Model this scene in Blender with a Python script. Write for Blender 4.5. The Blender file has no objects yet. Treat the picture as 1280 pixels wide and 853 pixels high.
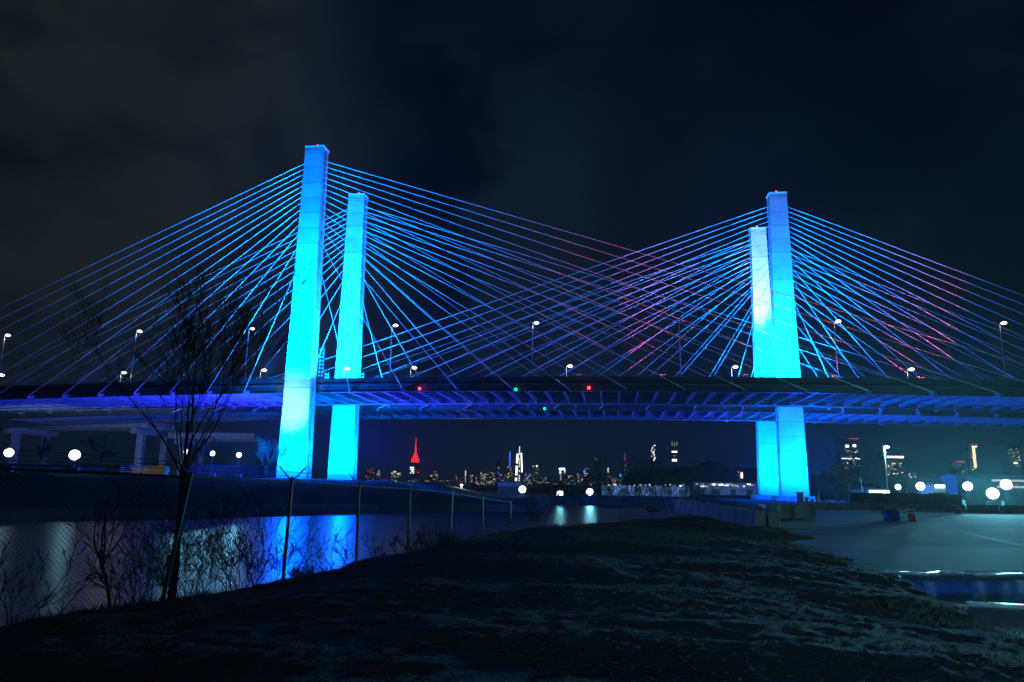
import bpy, math, random
from mathutils import Vector, Matrix
rnd = random.Random(11)
scene = bpy.context.scene
COL = scene.collection
EH = 5.3                                   # eye height above the water (z = 0)

# ------------------------------------------------------------------ camera
F_PX, PITCH, ROLL = 922.5, 0.196, 0.0153
Fv = Vector((0, math.cos(PITCH), math.sin(PITCH)))
Uv = Vector((0, -math.sin(PITCH), math.cos(PITCH)))
Rv = Vector((1, 0, 0))
R2 = Rv * math.cos(ROLL) + Uv * math.sin(ROLL)
U2 = -Rv * math.sin(ROLL) + Uv * math.cos(ROLL)
cd = bpy.data.cameras.new('camera')
cam = bpy.data.objects.new('camera', cd)
COL.objects.link(cam)
cd.sensor_width = 36
cd.lens = F_PX / 1280 * 36
cd.clip_start = .1
cd.clip_end = 40000
cam.matrix_world = Matrix(((R2.x, U2.x, -Fv.x, 0), (R2.y, U2.y, -Fv.y, 0), (R2.z, U2.z, -Fv.z, EH), (0, 0, 0, 1)))
scene.camera = cam


def at(px, py, Y):
    """world point seen at photo pixel (px, py) at ground distance Y"""
    d = Fv * F_PX + R2 * (px - 640) - U2 * (py - 426.5)
    d = d / d.y
    return Vector((d.x * Y, Y, EH + d.z * Y))


def hz(px):
    return 609.6 + (px - 640) * .0154


# ------------------------------------------------------------------ mesh helpers
class MB:
    def __init__(s):
        s.v = []; s.f = []

    def quad(s, a, b, c, d):
        n = len(s.v); s.v += [tuple(a), tuple(b), tuple(c), tuple(d)]; s.f.append((n, n + 1, n + 2, n + 3)); return s

    def hexa(s, p):
        n = len(s.v); s.v += [tuple(q) for q in p]
        s.f += [(n, n + 3, n + 2, n + 1), (n + 4, n + 5, n + 6, n + 7), (n, n + 1, n + 5, n + 4), (n + 1, n + 2, n + 6, n + 5), (n + 2, n + 3, n + 7, n + 6), (n + 3, n, n + 4, n + 7)]
        return s

    def box(s, x0, x1, y0, y1, z0, z1):
        return s.hexa([(x0, y0, z0), (x1, y0, z0), (x1, y1, z0), (x0, y1, z0), (x0, y0, z1), (x1, y0, z1), (x1, y1, z1), (x0, y1, z1)])

    def bar(s, a, b, w, h, up=(0, 0, 1)):
        a = Vector(a); b = Vector(b); d = (b - a).normalized(); up = Vector(up)
        if abs(d.dot(up)) > .98: up = Vector((1, 0, 0))
        r = d.cross(up).normalized() * w / 2; q = r.cross(d).normalized() * h / 2
        return s.hexa([a - r - q, a + r - q, b + r - q, b - r - q, a - r + q, a + r + q, b + r + q, b - r + q])

    def tube(s, pts, rad, n=6, cap=True):
        pts = [Vector(p) for p in pts]
        if not isinstance(rad, (list, tuple)): rad = [rad] * len(pts)
        base = len(s.v); ref = None
        for i, p in enumerate(pts):
            d = (pts[min(i + 1, len(pts) - 1)] - pts[max(i - 1, 0)]).normalized()
            if ref is None: ref = Vector((0, 0, 1)) if abs(d.z) < .9 else Vector((1, 0, 0))
            r = d.cross(ref).normalized(); q = r.cross(d)
            for k in range(n):
                a = 2 * math.pi * k / n
                s.v.append(tuple(p + (r * math.cos(a) + q * math.sin(a)) * rad[i]))
        for i in range(len(pts) - 1):
            for k in range(n):
                a = base + i * n + k; b = base + i * n + (k + 1) % n
                s.f.append((a, b, b + n, a + n))
        if cap:
            s.f.append(tuple(base + k for k in range(n))[::-1]); m = base + (len(pts) - 1) * n
            s.f.append(tuple(m + k for k in range(n)))
        return s

    def loft(s, rings, cap=True):
        base = len(s.v); n = len(rings[0])
        for r in rings: s.v += [tuple(p) for p in r]
        for i in range(len(rings) - 1):
            for k in range(n):
                a = base + i * n + k; b = base + i * n + (k + 1) % n
                s.f.append((a, b, b + n, a + n))
        if cap:
            s.f.append(tuple(base + k for k in range(n))[::-1]); m = base + (len(rings) - 1) * n
            s.f.append(tuple(m + k for k in range(n)))
        return s

    def lathe(s, c, prof, n=16):
        c = Vector(c)
        return s.loft([[c + Vector((r * math.cos(2 * math.pi * k / n), r * math.sin(2 * math.pi * k / n), z)) for k in range(n)] for r, z in prof])

    def build(s, name, mat, parent=None, smooth=False):
        me = bpy.data.meshes.new(name); me.from_pydata(s.v, [], s.f); me.materials.append(mat)
        if smooth:
            for p in me.polygons: p.use_smooth = True
        o = bpy.data.objects.new(name, me); COL.objects.link(o)
        if parent:
            o.parent = parent
            if parent.type == 'EMPTY' or True:
                o.matrix_parent_inverse = world_of(parent).inverted()
        return o


def world_of(o):
    m = Matrix.Translation(o.location) @ o.rotation_euler.to_matrix().to_4x4()
    if o.parent: m = world_of(o.parent) @ o.matrix_parent_inverse @ m
    return m


def tag(o, label, cat, group=None, kind=None):
    if label: o['label'] = label
    if cat: o['category'] = cat
    if group: o['group'] = group
    if kind: o['kind'] = kind
    return o


def thing(name, label, cat, loc=(0, 0, 0), group=None):
    o = bpy.data.objects.new(name, None); COL.objects.link(o); o.location = loc
    o.empty_display_size = .5
    return tag(o, label, cat, group)


def dup(root, loc, rz=0, label=None, group=None):
    def cp(o, par):
        c = o.copy(); COL.objects.link(c); c.parent = par
        for ch in o.children: cp(ch, c)
        return c
    r = cp(root, None); r.location = loc; r.rotation_euler = (0, 0, rz)
    if label: r['label'] = label
    if group: r['group'] = group
    return r


# ------------------------------------------------------------------ materials
def mat(name, col, rough=.7, metal=0, noise=0, nscale=1., bump=0, bscale=5., spec=.5, col2=None, detail=6):
    m = bpy.data.materials.new(name); m.use_nodes = True
    nt = m.node_tree; b = nt.nodes['Principled BSDF']
    b.inputs['Base Color'].default_value = (*col, 1)
    b.inputs['Roughness'].default_value = rough
    b.inputs['Metallic'].default_value = metal
    b.inputs['Specular IOR Level'].default_value = spec
    geo = nt.nodes.new('ShaderNodeNewGeometry')
    if noise:
        t = nt.nodes.new('ShaderNodeTexNoise'); t.inputs['Scale'].default_value = nscale; t.inputs['Detail'].default_value = detail
        nt.links.new(geo.outputs['Position'], t.inputs['Vector'])
        r = nt.nodes.new('ShaderNodeMix'); r.data_type = 'RGBA'
        mr = nt.nodes.new('ShaderNodeMapRange'); mr.inputs[1].default_value = .35; mr.inputs[2].default_value = .65
        nt.links.new(t.outputs['Fac'], mr.inputs[0]); nt.links.new(mr.outputs[0], r.inputs['Factor'])
        c2 = col2 or tuple(c * (1 - noise) for c in col)
        r.inputs['A'].default_value = (*col, 1); r.inputs['B'].default_value = (*c2, 1)
        nt.links.new(r.outputs['Result'], b.inputs['Base Color'])
    if bump:
        t = nt.nodes.new('ShaderNodeTexNoise'); t.inputs['Scale'].default_value = bscale; t.inputs['Detail'].default_value = 5
        nt.links.new(geo.outputs['Position'], t.inputs['Vector'])
        bp = nt.nodes.new('ShaderNodeBump'); bp.inputs['Strength'].default_value = 1; bp.inputs['Distance'].default_value = bump
        nt.links.new(t.outputs['Fac'], bp.inputs['Height']); nt.links.new(bp.outputs[0], b.inputs['Normal'])
    return m


def emit(name, col, st):
    m = bpy.data.materials.new(name); m.use_nodes = True
    nt = m.node_tree; nt.nodes.clear()
    e = nt.nodes.new('ShaderNodeEmission'); e.inputs[0].default_value = (*col, 1); e.inputs[1].default_value = st
    o = nt.nodes.new('ShaderNodeOutputMaterial'); nt.links.new(e.outputs[0], o.inputs[0])
    m.cycles.emission_sampling = 'NONE'
    return m


def pylon_mat():
    m = mat('pylon_concrete', (.56, .56, .54), .75, noise=.16, nscale=.35)
    nt = m.node_tree; b = nt.nodes['Principled BSDF']
    geo = nt.nodes.new('ShaderNodeNewGeometry'); sep = nt.nodes.new('ShaderNodeSeparateXYZ')
    nt.links.new(geo.outputs['Position'], sep.inputs[0])
    dv = nt.nodes.new('ShaderNodeMath'); dv.operation = 'DIVIDE'; dv.inputs[1].default_value = 3.9
    nt.links.new(sep.outputs['Z'], dv.inputs[0])
    fr = nt.nodes.new('ShaderNodeMath'); fr.operation = 'FRACT'; nt.links.new(dv.outputs[0], fr.inputs[0])
    lt = nt.nodes.new('ShaderNodeMath'); lt.operation = 'LESS_THAN'; lt.inputs[1].default_value = .05; nt.links.new(fr.outputs[0], lt.inputs[0])
    fl = nt.nodes.new('ShaderNodeMath'); fl.operation = 'FLOOR'; nt.links.new(dv.outputs[0], fl.inputs[0])
    wn = nt.nodes.new('ShaderNodeTexWhiteNoise'); wn.noise_dimensions = '1D'; nt.links.new(fl.outputs[0], wn.inputs['W'])
    # each pour a slightly different grey, joint lines darker
    mu = nt.nodes.new('ShaderNodeMath'); mu.operation = 'MULTIPLY_ADD'; mu.inputs[1].default_value = .16; mu.inputs[2].default_value = .84
    nt.links.new(wn.outputs['Value'], mu.inputs[0])
    m2 = nt.nodes.new('ShaderNodeMath'); m2.operation = 'MULTIPLY_ADD'; m2.inputs[1].default_value = -.4; nt.links.new(lt.outputs[0], m2.inputs[0]); nt.links.new(mu.outputs[0], m2.inputs[2])
    src = b.inputs['Base Color'].links[0].from_socket
    vm = nt.nodes.new('ShaderNodeVectorMath'); vm.operation = 'SCALE'; nt.links.new(src, vm.inputs[0]); nt.links.new(m2.outputs[0], vm.inputs['Scale'])
    nt.links.new(vm.outputs[0], b.inputs['Base Color'])
    return m


M = {}
M['pylon'] = pylon_mat()
M['concrete'] = mat('weathered_concrete', (.40, .41, .36), .85, noise=.45, nscale=.8, bump=.02, bscale=6)
M['dark_concrete'] = mat('dark_concrete', (.13, .13, .12), .85, noise=.4, nscale=.6)
M['steel'] = mat('bridge_steel_paint', (.12, .14, .17), .6, noise=.3, nscale=.5)
M['fascia'] = mat('fascia_steel', (.05, .055, .06), .5, noise=.4, nscale=.4)
M['beam'] = mat('floor_beam_paint', (.18, .20, .23), .6, noise=.3, nscale=.6)
M['deck'] = mat('deck_slab', (.018, .02, .024), .8, noise=.3, nscale=.5)
M['cable'] = mat('white_cable_sheath', (.62, .62, .64), .4)
M['galv'] = mat('galvanised_steel', (.17, .18, .19), .5, metal=.3, noise=.3, nscale=8)
M['lamp_housing'] = mat('lamp_housing', (.08, .08, .09), .5)
M['black'] = mat('black_steel', (.03, .03, .03), .6)
M['soil'] = mat('berm_soil', (.06, .06, .06), 1, noise=.6, nscale=3.5, bump=.05, bscale=20, col2=(.066, .066, .07), spec=.1, detail=10)
M['land'] = mat('land', (.07, .07, .065), 1, spec=.1, noise=.5, nscale=.12, bump=.3, bscale=.7)
M['yard'] = mat('yard_pavement', (.29, .30, .30), .85, noise=.45, nscale=.35, bump=.012, bscale=18, col2=(.16, .165, .17), spec=.2, detail=9)
M['yellow'] = mat('faded_yellow_paint', (.36, .32, .10), .7, noise=.4, nscale=3)
M['ice'] = mat('dirty_ice_glint', (.7, .74, .78), .22, noise=.3, nscale=5, bump=.03, bscale=12)  # pale colour shared by real ice and the painted glints
M['bark'] = mat('bare_bark', (.035, .03, .027), .95, noise=.4, nscale=6)
M['brush'] = mat('dry_brush', (.045, .04, .035), .95)
M['rock'] = mat('rock', (.12, .12, .115), .9, noise=.5, nscale=4, bump=.03, bscale=10)
M['bldg'] = mat('city_facade', (.03, .032, .04), .8)
M['hill'] = mat('wooded_hill', (.016, .02, .018), 1, noise=.4, nscale=.1)
M['warehouse'] = mat('pale_metal_cladding', (.34, .36, .40), .6, noise=.35, nscale=.3)
M['orange'] = mat('orange_plastic', (.75, .13, .03), .5)
M['white'] = mat('white_reflective', (.7, .7, .68), .5)
M['tarp'] = mat('blue_tarp', (.03, .10, .42), .5, noise=.3, nscale=3, bump=.03, bscale=6)
M['lime'] = mat('yellow_cloth', (.45, .42, .08), .7)
M['wood'] = mat('pale_timber', (.42, .30, .12), .8, noise=.4, nscale=2)
M['rust'] = mat('rusty_red_panel', (.22, .05, .04), .8, noise=.4, nscale=1)
M['e_white'] = emit('lamp_cool_white', (.85, .95, 1), 4)
M['e_street'] = emit('lamp_warm_white', (1, .94, .76), 5)
M['e_led'] = emit('led_cyan', (.0, .45, 1), 8)
M['e_red'] = emit('beacon_red', (1, .03, .04), 10)
M['e_green'] = emit('navigation_green', (0, .9, .45), 4)
M['w_warm'] = emit('window_warm', (1, .72, .42), 1.7)
M['w_white'] = emit('window_white', (.85, 1, .95), 2.0)
M['w_dim'] = emit('window_dim', (.8, .75, .8), .5)
M['w_blue'] = emit('facade_blue', (.04, .12, 1), 3.6)
M['w_red'] = emit('facade_red', (1, .02, .03), 2.2)
M['w_bright'] = emit('facade_bright', (.95, 1, .9), 3.2)


nty = M['yard'].node_tree; by = nty.nodes['Principled BSDF']; gy = nty.nodes.new('ShaderNodeNewGeometry')
vo = nty.nodes.new('ShaderNodeTexVoronoi'); vo.feature = 'DISTANCE_TO_EDGE'; vo.inputs['Scale'].default_value = .16
ny = nty.nodes.new('ShaderNodeTexNoise'); ny.inputs['Scale'].default_value = .8; ny.inputs['Detail'].default_value = 6
va = nty.nodes.new('ShaderNodeVectorMath'); va.operation = 'MULTIPLY_ADD'; va.inputs[1].default_value = (1.6, 1.6, 0)
nty.links.new(gy.outputs['Position'], ny.inputs['Vector']); nty.links.new(ny.outputs['Color'], va.inputs[0]); nty.links.new(gy.outputs['Position'], va.inputs[2]); nty.links.new(va.outputs[0], vo.inputs['Vector'])
mr_ = nty.nodes.new('ShaderNodeMapRange'); mr_.inputs[1].default_value = 0; mr_.inputs[2].default_value = .012; mr_.inputs[3].default_value = .35; mr_.inputs[4].default_value = 1
nty.links.new(vo.outputs['Distance'], mr_.inputs[0]); srcy = by.inputs['Base Color'].links[0].from_socket
vs_ = nty.nodes.new('ShaderNodeVectorMath'); vs_.operation = 'SCALE'; nty.links.new(srcy, vs_.inputs[0]); nty.links.new(mr_.outputs[0], vs_.inputs['Scale']); nty.links.new(vs_.outputs[0], by.inputs['Base Color'])

# ------------------------------------------------------------------ world
w = bpy.data.worlds.new('World'); scene.world = w; w.use_nodes = True
nt = w.node_tree; bg = nt.nodes['Background']; out = nt.nodes['World Output']
sky = nt.nodes.new('ShaderNodeTexSky'); sky.sky_type = 'NISHITA'; sky.sun_disc = False
sky.sun_elevation = math.radians(4); sky.sun_rotation = math.radians(200)
nt.links.new(sky.outputs[0], bg.inputs[0]); bg.inputs[1].default_value = .0003
tc = nt.nodes.new('ShaderNodeTexCoord'); sp = nt.nodes.new('ShaderNodeSeparateXYZ')
nt.links.new(tc.outputs['Generated'], sp.inputs[0])


def wmath(op, a, b=None, c=None, clamp=False):
    n = nt.nodes.new('ShaderNodeMath'); n.operation = op; n.use_clamp = clamp
    for i, x in enumerate((a, b, c)):
        if x is None: continue
        if isinstance(x, (int, float)): n.inputs[i].default_value = x
        else: nt.links.new(x, n.inputs[i])
    return n.outputs[0]


def wmix(fac, a, b):
    n = nt.nodes.new('ShaderNodeMix'); n.data_type = 'RGBA'
    for k, x in (('Factor', fac), ('A', a), ('B', b)):
        if isinstance(x, tuple): n.inputs[k].default_value = (*x, 1)
        else: nt.links.new(x, n.inputs[k])
    return n.outputs['Result']


def smooth(x, a, b):
    n = nt.nodes.new('ShaderNodeMapRange'); n.interpolation_type = 'SMOOTHSTEP'
    n.inputs[1].default_value = a; n.inputs[2].default_value = b; nt.links.new(x, n.inputs[0]); return n.outputs[0]


mp = nt.nodes.new('ShaderNodeMapping'); mp.inputs['Scale'].default_value = (1, 1, 1.6); mp.inputs['Rotation'].default_value = (0, .5, .0)
mp.inputs['Location'].default_value = (.37, .2, .9)
nt.links.new(tc.outputs['Generated'], mp.inputs[0])
n1 = nt.nodes.new('ShaderNodeTexNoise'); n1.inputs['Scale'].default_value = 2.6; n1.inputs['Detail'].default_value = 5; n1.inputs['Roughness'].default_value = .5
n1.inputs['Distortion'].default_value = .3
nt.links.new(mp.outputs[0], n1.inputs['Vector'])
cl = smooth(n1.outputs['Fac'], .47, .68)
# city glow on the cloud is stronger to the left (west side, orange-green street light)
n2 = nt.nodes.new('ShaderNodeTexNoise'); n2.inputs['Scale'].default_value = 7; n2.inputs['Detail'].default_value = 6; n2.inputs['Distortion'].default_value = .6
nt.links.new(mp.outputs[0], n2.inputs['Vector'])
fx = wmath('ADD', sp.outputs['X'], wmath('ADD', wmath('MULTIPLY', wmath('SUBTRACT', n1.outputs['Fac'], .5), .5), wmath('MULTIPLY', wmath('SUBTRACT', n2.outputs['Fac'], .5), .18)))
fine = wmath('ADD', wmath('MULTIPLY', n2.outputs['Fac'], 2.6), -.3)
left = smooth(fx, -.09, -.27)
mid = wmath('MULTIPLY', wmath('MULTIPLY', smooth(fx, -.10, .0), smooth(fx, .24, .06)), smooth(sp.outputs['Z'], .62, .36))
cl2 = wmath('MULTIPLY', wmath('ADD', wmath('ADD', wmath('MULTIPLY', left, .85), wmath('MULTIPLY', mid, 1.15)), wmath('MULTIPLY', cl, .38)), fine, clamp=True)
cloudcol = wmix(left, (.0040, .0080, .0130), (.0110, .0145, .0135))
clear = (.0005, .0007, .0016)
c0 = wmix(cl2, clear, cloudcol)
hzn = smooth(sp.outputs['Z'], .26, 0)
c1 = wmix(wmath('MULTIPLY', hzn, .8), c0, (.0015, .0085, .030))
bg2 = nt.nodes.new('ShaderNodeBackground'); nt.links.new(c1, bg2.inputs[0]); bg2.inputs[1].default_value = 1
ad = nt.nodes.new('ShaderNodeAddShader'); nt.links.new(bg.outputs[0], ad.inputs[0]); nt.links.new(bg2.outputs[0], ad.inputs[1])
nt.links.new(ad.outputs[0], out.inputs[0])
sl = bpy.data.lights.new('night_fill', 'SUN'); sl.energy = .07; sl.angle = math.radians(3); sl.color = (.22, .55, 1)  # weak blue fill added to brighten the dark foreground
so = bpy.data.objects.new('night_fill', sl); COL.objects.link(so); so.rotation_euler = (math.radians(50), 0, math.radians(30))


def spot(loc, target, power, col, cone=60, blend=.6, rad=.4, name='spot'):
    l = bpy.data.lights.new(name, 'SPOT'); l.energy = power; l.color = col; l.spot_size = math.radians(cone); l.spot_blend = blend; l.shadow_soft_size = rad
    o = bpy.data.objects.new(name, l); COL.objects.link(o); o.location = loc
    o.rotation_euler = (Vector(target) - Vector(loc)).to_track_quat('-Z', 'Y').to_euler()
    return o


def point(loc, power, col, rad=.3):
    l = bpy.data.lights.new('lamp_light', 'POINT'); l.energy = power; l.color = col; l.shadow_soft_size = rad
    o = bpy.data.objects.new('lamp_light', l); COL.objects.link(o); o.location = loc
    return o


# ------------------------------------------------------------------ bridge frame
UX = Vector((.99055, -.13712, 0)); NX = Vector((.13712, .99055, 0)); A0 = Vector((-49.58, 172.33, 0))
TOP = 82.4 + EH; DK = 25.0 + EH


def L(s, t, z): return A0 + UX * s + NX * t + Vector((0, 0, z))
def vc(s): return -1.15e-4 * (s - 45) ** 2 if abs(s - 45) < 260 else -1.15e-4 * 260 ** 2


def sbar(mb, s0, s1, t0, t1, z0, z1, step=12):
    """a longitudinal member that follows the vertical curve"""
    k = max(1, int((s1 - s0) / step)); rings = []
    for i in range(k + 1):
        s = s0 + (s1 - s0) * i / k; d = vc(s)
        rings.append([L(s, t0, z0 + d), L(s, t1, z0 + d), L(s, t1, z1 + d), L(s, t0, z1 + d)])
    mb.loft(rings); return mb


SOFF = [3.2, 4.6, 6, 7.5, 9, 10.4, 11.8, 13.3, 15, 16.6, 18.6, 20.8, 24.0, 29.5]


def make_pylon(parent, s, t, zb, beacon=False):
    def ring(z):
        k = (z - zb) / (TOP - zb); a = 3.45 + (2.32 - 3.45) * k; b = 1.75; g = .55; r = .42
        pts = [(-a, -b), (a, -b), (a, -g), (a - r, -g), (a - r, g), (a, g), (a, b), (-a, b), (-a, g), (-a + r, g), (-a + r, -g), (-a, -g)]
        return [L(s + x, t + y, z) for x, y in pts]
    p = MB().loft([ring(zb), ring((zb + TOP) / 2), ring(TOP)]).build('pylon', M['pylon'], parent)
    m = MB()
    a = 2.5
    m.hexa([L(s - a, t - 1.9, TOP), L(s + a, t - 1.9, TOP), L(s + a, t + 1.9, TOP), L(s - a, t + 1.9, TOP),
            L(s - a, t - 1.9, TOP + .3), L(s + a, t - 1.9, TOP + .3), L(s + a, t + 1.9, TOP + .3), L(s - a, t + 1.9, TOP + .3)])
    m.build('coping', M['pylon'], p)
    m = MB()
    for i in range(7):
        x = -1.8 + i * .6
        c = L(s + x, t - 1.79, TOP - 1.1)
        m.bar(c - NX * .04, c + NX * .05, .18, .55)
    m.build('anchor_plate', M['steel'], p)
    m = MB().tube([L(s, t, TOP + .3), L(s, t, TOP + 1.0)], .08).build('beacon_mast', M['black'], p)
    MB().lathe(L(s, t, TOP + 1.0), [(.08, 0), (.16, .05), (.16, .25), (.08, .35)], 10).build('beacon', M['e_red'], p)
    f = MB()
    a = 5.2; b = 3.6
    f.hexa([L(s - a, t - b, zb - 4), L(s + a, t - b, zb - 4), L(s + a, t + b, zb - 4), L(s - a, t + b, zb - 4),
            L(s - a, t - b, zb), L(s + a, t - b, zb), L(s + a, t + b, zb), L(s - a, t + b, zb)])
    f.build('footing', M['concrete'], p)
    return p


def make_bridge(name, label, sp0, t0, t1, s0, s1, main_dir, zb):
    """pylons at s = sp0 on the cable planes t0 and t1; main span towards main_dir"""
    r = thing(name, label, 'bridge', L(sp0, (t0 + t1) / 2, zb))
    ta, tb = t0 + 2.3, t1 - 2.3
    # deck slab, kerbs, parapets
    sbar(MB(), s0, s1, ta, tb, DK - 1.35, DK - 1.05).build('deck_slab', M['deck'], r)
    for tt, side in ((ta, -1), (tb, 1)):
        sbar(MB(), s0, s1, tt - .2, tt + .2, DK - 1.04, DK, 12).build('parapet', M['fascia'], r)
        m = MB(); sbar(m, s0, s1, tt - .05, tt + .05, DK + .42, DK + .5)
        s = s0
        while s < s1:
            m.bar(L(s, tt, DK + vc(s)), L(s, tt, DK + .45 + vc(s)), .1, .1); s += 3
        m.build('railing', M['steel'], r)
        # edge girder: web with flanges
        m = MB(); g = tt + side * .02
        sbar(m, s0, s1, g - .05, g + .05, DK - 3.3, DK - 1.36)
        sbar(m, s0, s1, g - .45, g + .45, DK - 3.42, DK - 3.30)
        sbar(m, s0, s1, g - .45, g + .35, DK - 1.46, DK - 1.37)
        m.build('edge_girder', M['fascia'] if side < 0 else M['steel'], r)
        sbar(MB(), s0, s1, tt - .62, tt - .5, DK - 1.9, DK - 1.75).build('service_pipe', M['galv'], r)
    for i in range(6):
        t = ta + (tb - ta) * (i + 1) / 7
        m = MB(); sbar(m, s0, s1, t - .05, t + .05, DK - 2.15, DK - 1.36); sbar(m, s0, s1, t - .28, t + .28, DK - 2.22, DK - 2.15)
        m.build('stringer', M['steel'], r)
    lo, hi = max(s0, -118), min(s1, 200); s = lo + 1; k = 0
    while s < hi:
        d = vc(s)
        m = MB()
        m.bar(L(s, ta + .1, DK - 2.65 + d), L(s, tb - .1, DK - 2.65 + d), .12, 1.0)
        m.bar(L(s, ta - .1, DK - 3.2 + d), L(s, tb + .1, DK - 3.2 + d), .34, .1)
        m.build('floor_beam', M['beam'], r)
        s += 4.25; k += 1
    # inspection walkway under the deck
    tm = (ta + tb) / 2
    m = MB()
    for q in (-.6, .6): sbar(m, lo, hi, tm + q - .04, tm + q + .04, DK - 3.9, DK - 3.82)
    sbar(m, lo, hi, tm - .5, tm + .5, DK - 4.7, DK - 4.64)
    m.build('inspection_walkway', M['galv'], r)
    pyl = [make_pylon(r, sp0, t, zb) for t in (t0, t1)]
    for t in (t0, t1):
        for dr in (main_dir, -main_dir):
            for i in range(14):
                ds = (12.1 + 12.72 * i) if dr == main_dir else (13.9 + 9.45 * i)
                s = sp0 + dr * ds
                if s < s0 or s > s1: pass
                zt = TOP - SOFF[13 - i]
                kk = (zt - zb) / (TOP - zb); hw = 3.45 - 1.13 * kk
                a = L(sp0 + dr * (hw - .3), t, zt); b = L(s, t, DK - 3.1 + vc(s))
                c = MB().tube([a, b], .07, 6).build('stay_cable', M['cable'], r)
                m = MB(); d = (a - b).normalized()
                m.tube([b - d * .3, b + d * 3.6], .11, 8)
                m.build('anchor_pipe', M['cable'], c)
                if abs(s - 40) < 165:
                    q = 1 if t == t1 else -1; m = MB()
                    m.bar(L(s, t + .35 * q, DK - 3.5 + vc(s)), L(s, t - q * 2.4, DK - 2.9 + vc(s)), .5, .7)
                    m.build('anchor_bracket', M['steel'], r)
    return r


b1 = make_bridge('cable_stayed_bridge', 'near cable stayed bridge whose two blue lit pylons stand at the left of the picture', 0, 0, 30.8, -330, 300, 1, 1.3 + EH)
b2 = make_bridge('cable_stayed_bridge', 'far cable stayed bridge with the two right pylons, one topped in lilac light', 119.4, 41.4, 70.4, -330, 300, -1, -1.1 + EH)

# ------------------------------------------------------------------ bridge lighting (floods and added spill lights)
CY = (.0, .24, 1.0)
BL = (.018, .12, 1.0)
PK = (1.0, .10, .22)
RD = (1.0, .07, .10)


def flood_rack(s, t, z, label, n=6, col=2):
    """a small rack of LED floods fixed beside a pylon at deck level"""
    r = thing('floodlight_rack', label, 'floodlight', L(s, t, z), 'floodlight racks beside the pylons')
    m = MB()
    for k in range(2): m.bar(L(s - .5 + k, t, z), L(s - .5 + k, t, z + n * .9 + .3), .08, .08)
    m.build('frame', M['lamp_housing'], r)
    for i in range(n):
        for j in range(col):
            c = L(s - .35 + j * .7 if col > 1 else s, t - .1, z + .6 + i * .9)
            h = MB().bar(c - NX * .12, c + NX * .12, .4, .4).build('lamp_head', M['lamp_housing'], r)
            MB().bar(c - NX * .16, c - NX * .122, .16, .16).build('lens', M['e_led'], h)
    return r


LS = 1.0
for nm, s, t, zb, col_dn in (('A', 0, 0, 1.3, .9), ('B', 0, 30.8, 1.3, 1), ('C', 119.4, 41.4, -1.1, .45), ('D', 119.4, 70.4, -1.1, .5)):
    zb += EH
    # ground floods: light the lower shaft and the underside of the deck
    for ds in (-8, 8):
        spot(L(s + ds, t - 13, zb + 1.0), L(s, t, zb + 17), 105e3 * col_dn * LS, CY, 110, 1)
        spot(L(s + ds * 2.4, t + 6, zb + 1.0), L(s + ds * .3, t, zb + 14), 70e3 * col_dn * LS, CY, 100, 1)
        # blue wash along the underside of the deck
        spot(L(s + ds, t + (6 if t in (0, 41.4) else -6), zb + 4), L(s + ds * 3, t + (14 if t in (0, 41.4) else -14), DK - 3), (170e3 if nm in 'AB' else 70e3 if ds < 0 else 18e3) * LS, (.03, .008, 1), 110, 1)
    # added point lights in place of flood spill on ground, creek edge and low buildings
    point(L(s + 3, t - 8, zb + 9), 60e3, (.0, .07, 1), .5)
    # deck level floods on outrigger brackets
    for ds in (-5.5, 5.5):
        spot(L(s + ds, t - 7, DK - 1), L(s, t, DK + 18), 400e3 * LS, CY, 130, 1)
        spot(L(s + ds * .7, t - 8.5, DK - 1), L(s, t - 1, DK + 48), (900e3 if nm == 'A' else 600e3) * LS, (0, .17, 1), 32, 1)
        spot(L(s + ds * 2, t, DK + .5), L(s, t, DK + 22), 100e3 * LS, CY, 90, 1)
# pink floods on the upper cables of the right pylons
for t in (41.4, 70.4):
    spot(L(119.4 - 40, t + 2.5, DK + 1), L(119.4 - 34, t, TOP - 16), 150e3, (1, .07, .26), 44, 1)
    spot(L(119.4 + 40, t + 2.5, DK + 1), L(119.4 + 38, t, TOP - 18), 110e3, (1, .10, .16), 44, 1)
for sx in (66, 84, 102, 120, 138):
    spot(L(sx, 3.0, DK - .6 + vc(sx)), L(sx - 4, 0, DK + 20), 26e3, RD, 110, 1)
# paler flood low on the nearest pylon, lilac one on the farthest
spot(L(-1, -26, 2 + EH), L(-1.2, 0, 19 + EH), 90e3, (.40, .8, .8), 26, 1)
spot(L(117, 58, DK + .5), L(119.2, 70.4, DK + 56), 380e3, (.85, .45, .8), 24, 1)
# cable floods along the deck edges: every few anchors, aimed up into the fan
for sp0, dr0, ts in ((0, 1, (0, 30.8)), (119.4, -1, (41.4, 70.4))):
    for t in ts:
        for dr, step, nn in ((dr0, 12.72, 14), (-dr0, 9.45, 14)):
            for i in (1, 3, 5, 7, 9, 11):
                s = sp0 + dr * (12.1 + step * i)
                if not -130 < s < 215: continue
                tgt = L(sp0 + dr * (step * i * .42), t, DK + 34 - i * .9)
                c = BL; pw = 78e3 if i < 7 else 36e3; cone = 80
                if i > 8 and dr != dr0: pw *= .15
                if sp0 == 0 and dr < 0 and i > 6: pw *= .4
                spot(L(s, t + 2.9, DK + .4 + vc(s)), tgt, pw, c, cone, .9, .3)

for (s, t, lb) in ((4.2, 1.6, 'floodlight rack of cyan LED dots right of the tallest near left pylon'),
                   (-5.0, 28.2, 'floodlight rack of cyan LED dots left of the second left pylon'),
                   (5.0, 28.2, 'floodlight rack of cyan LED dots right of the second left pylon')):
    flood_rack(s, t, DK - .3, lb, 8 if t < 5 else 6)

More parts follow.
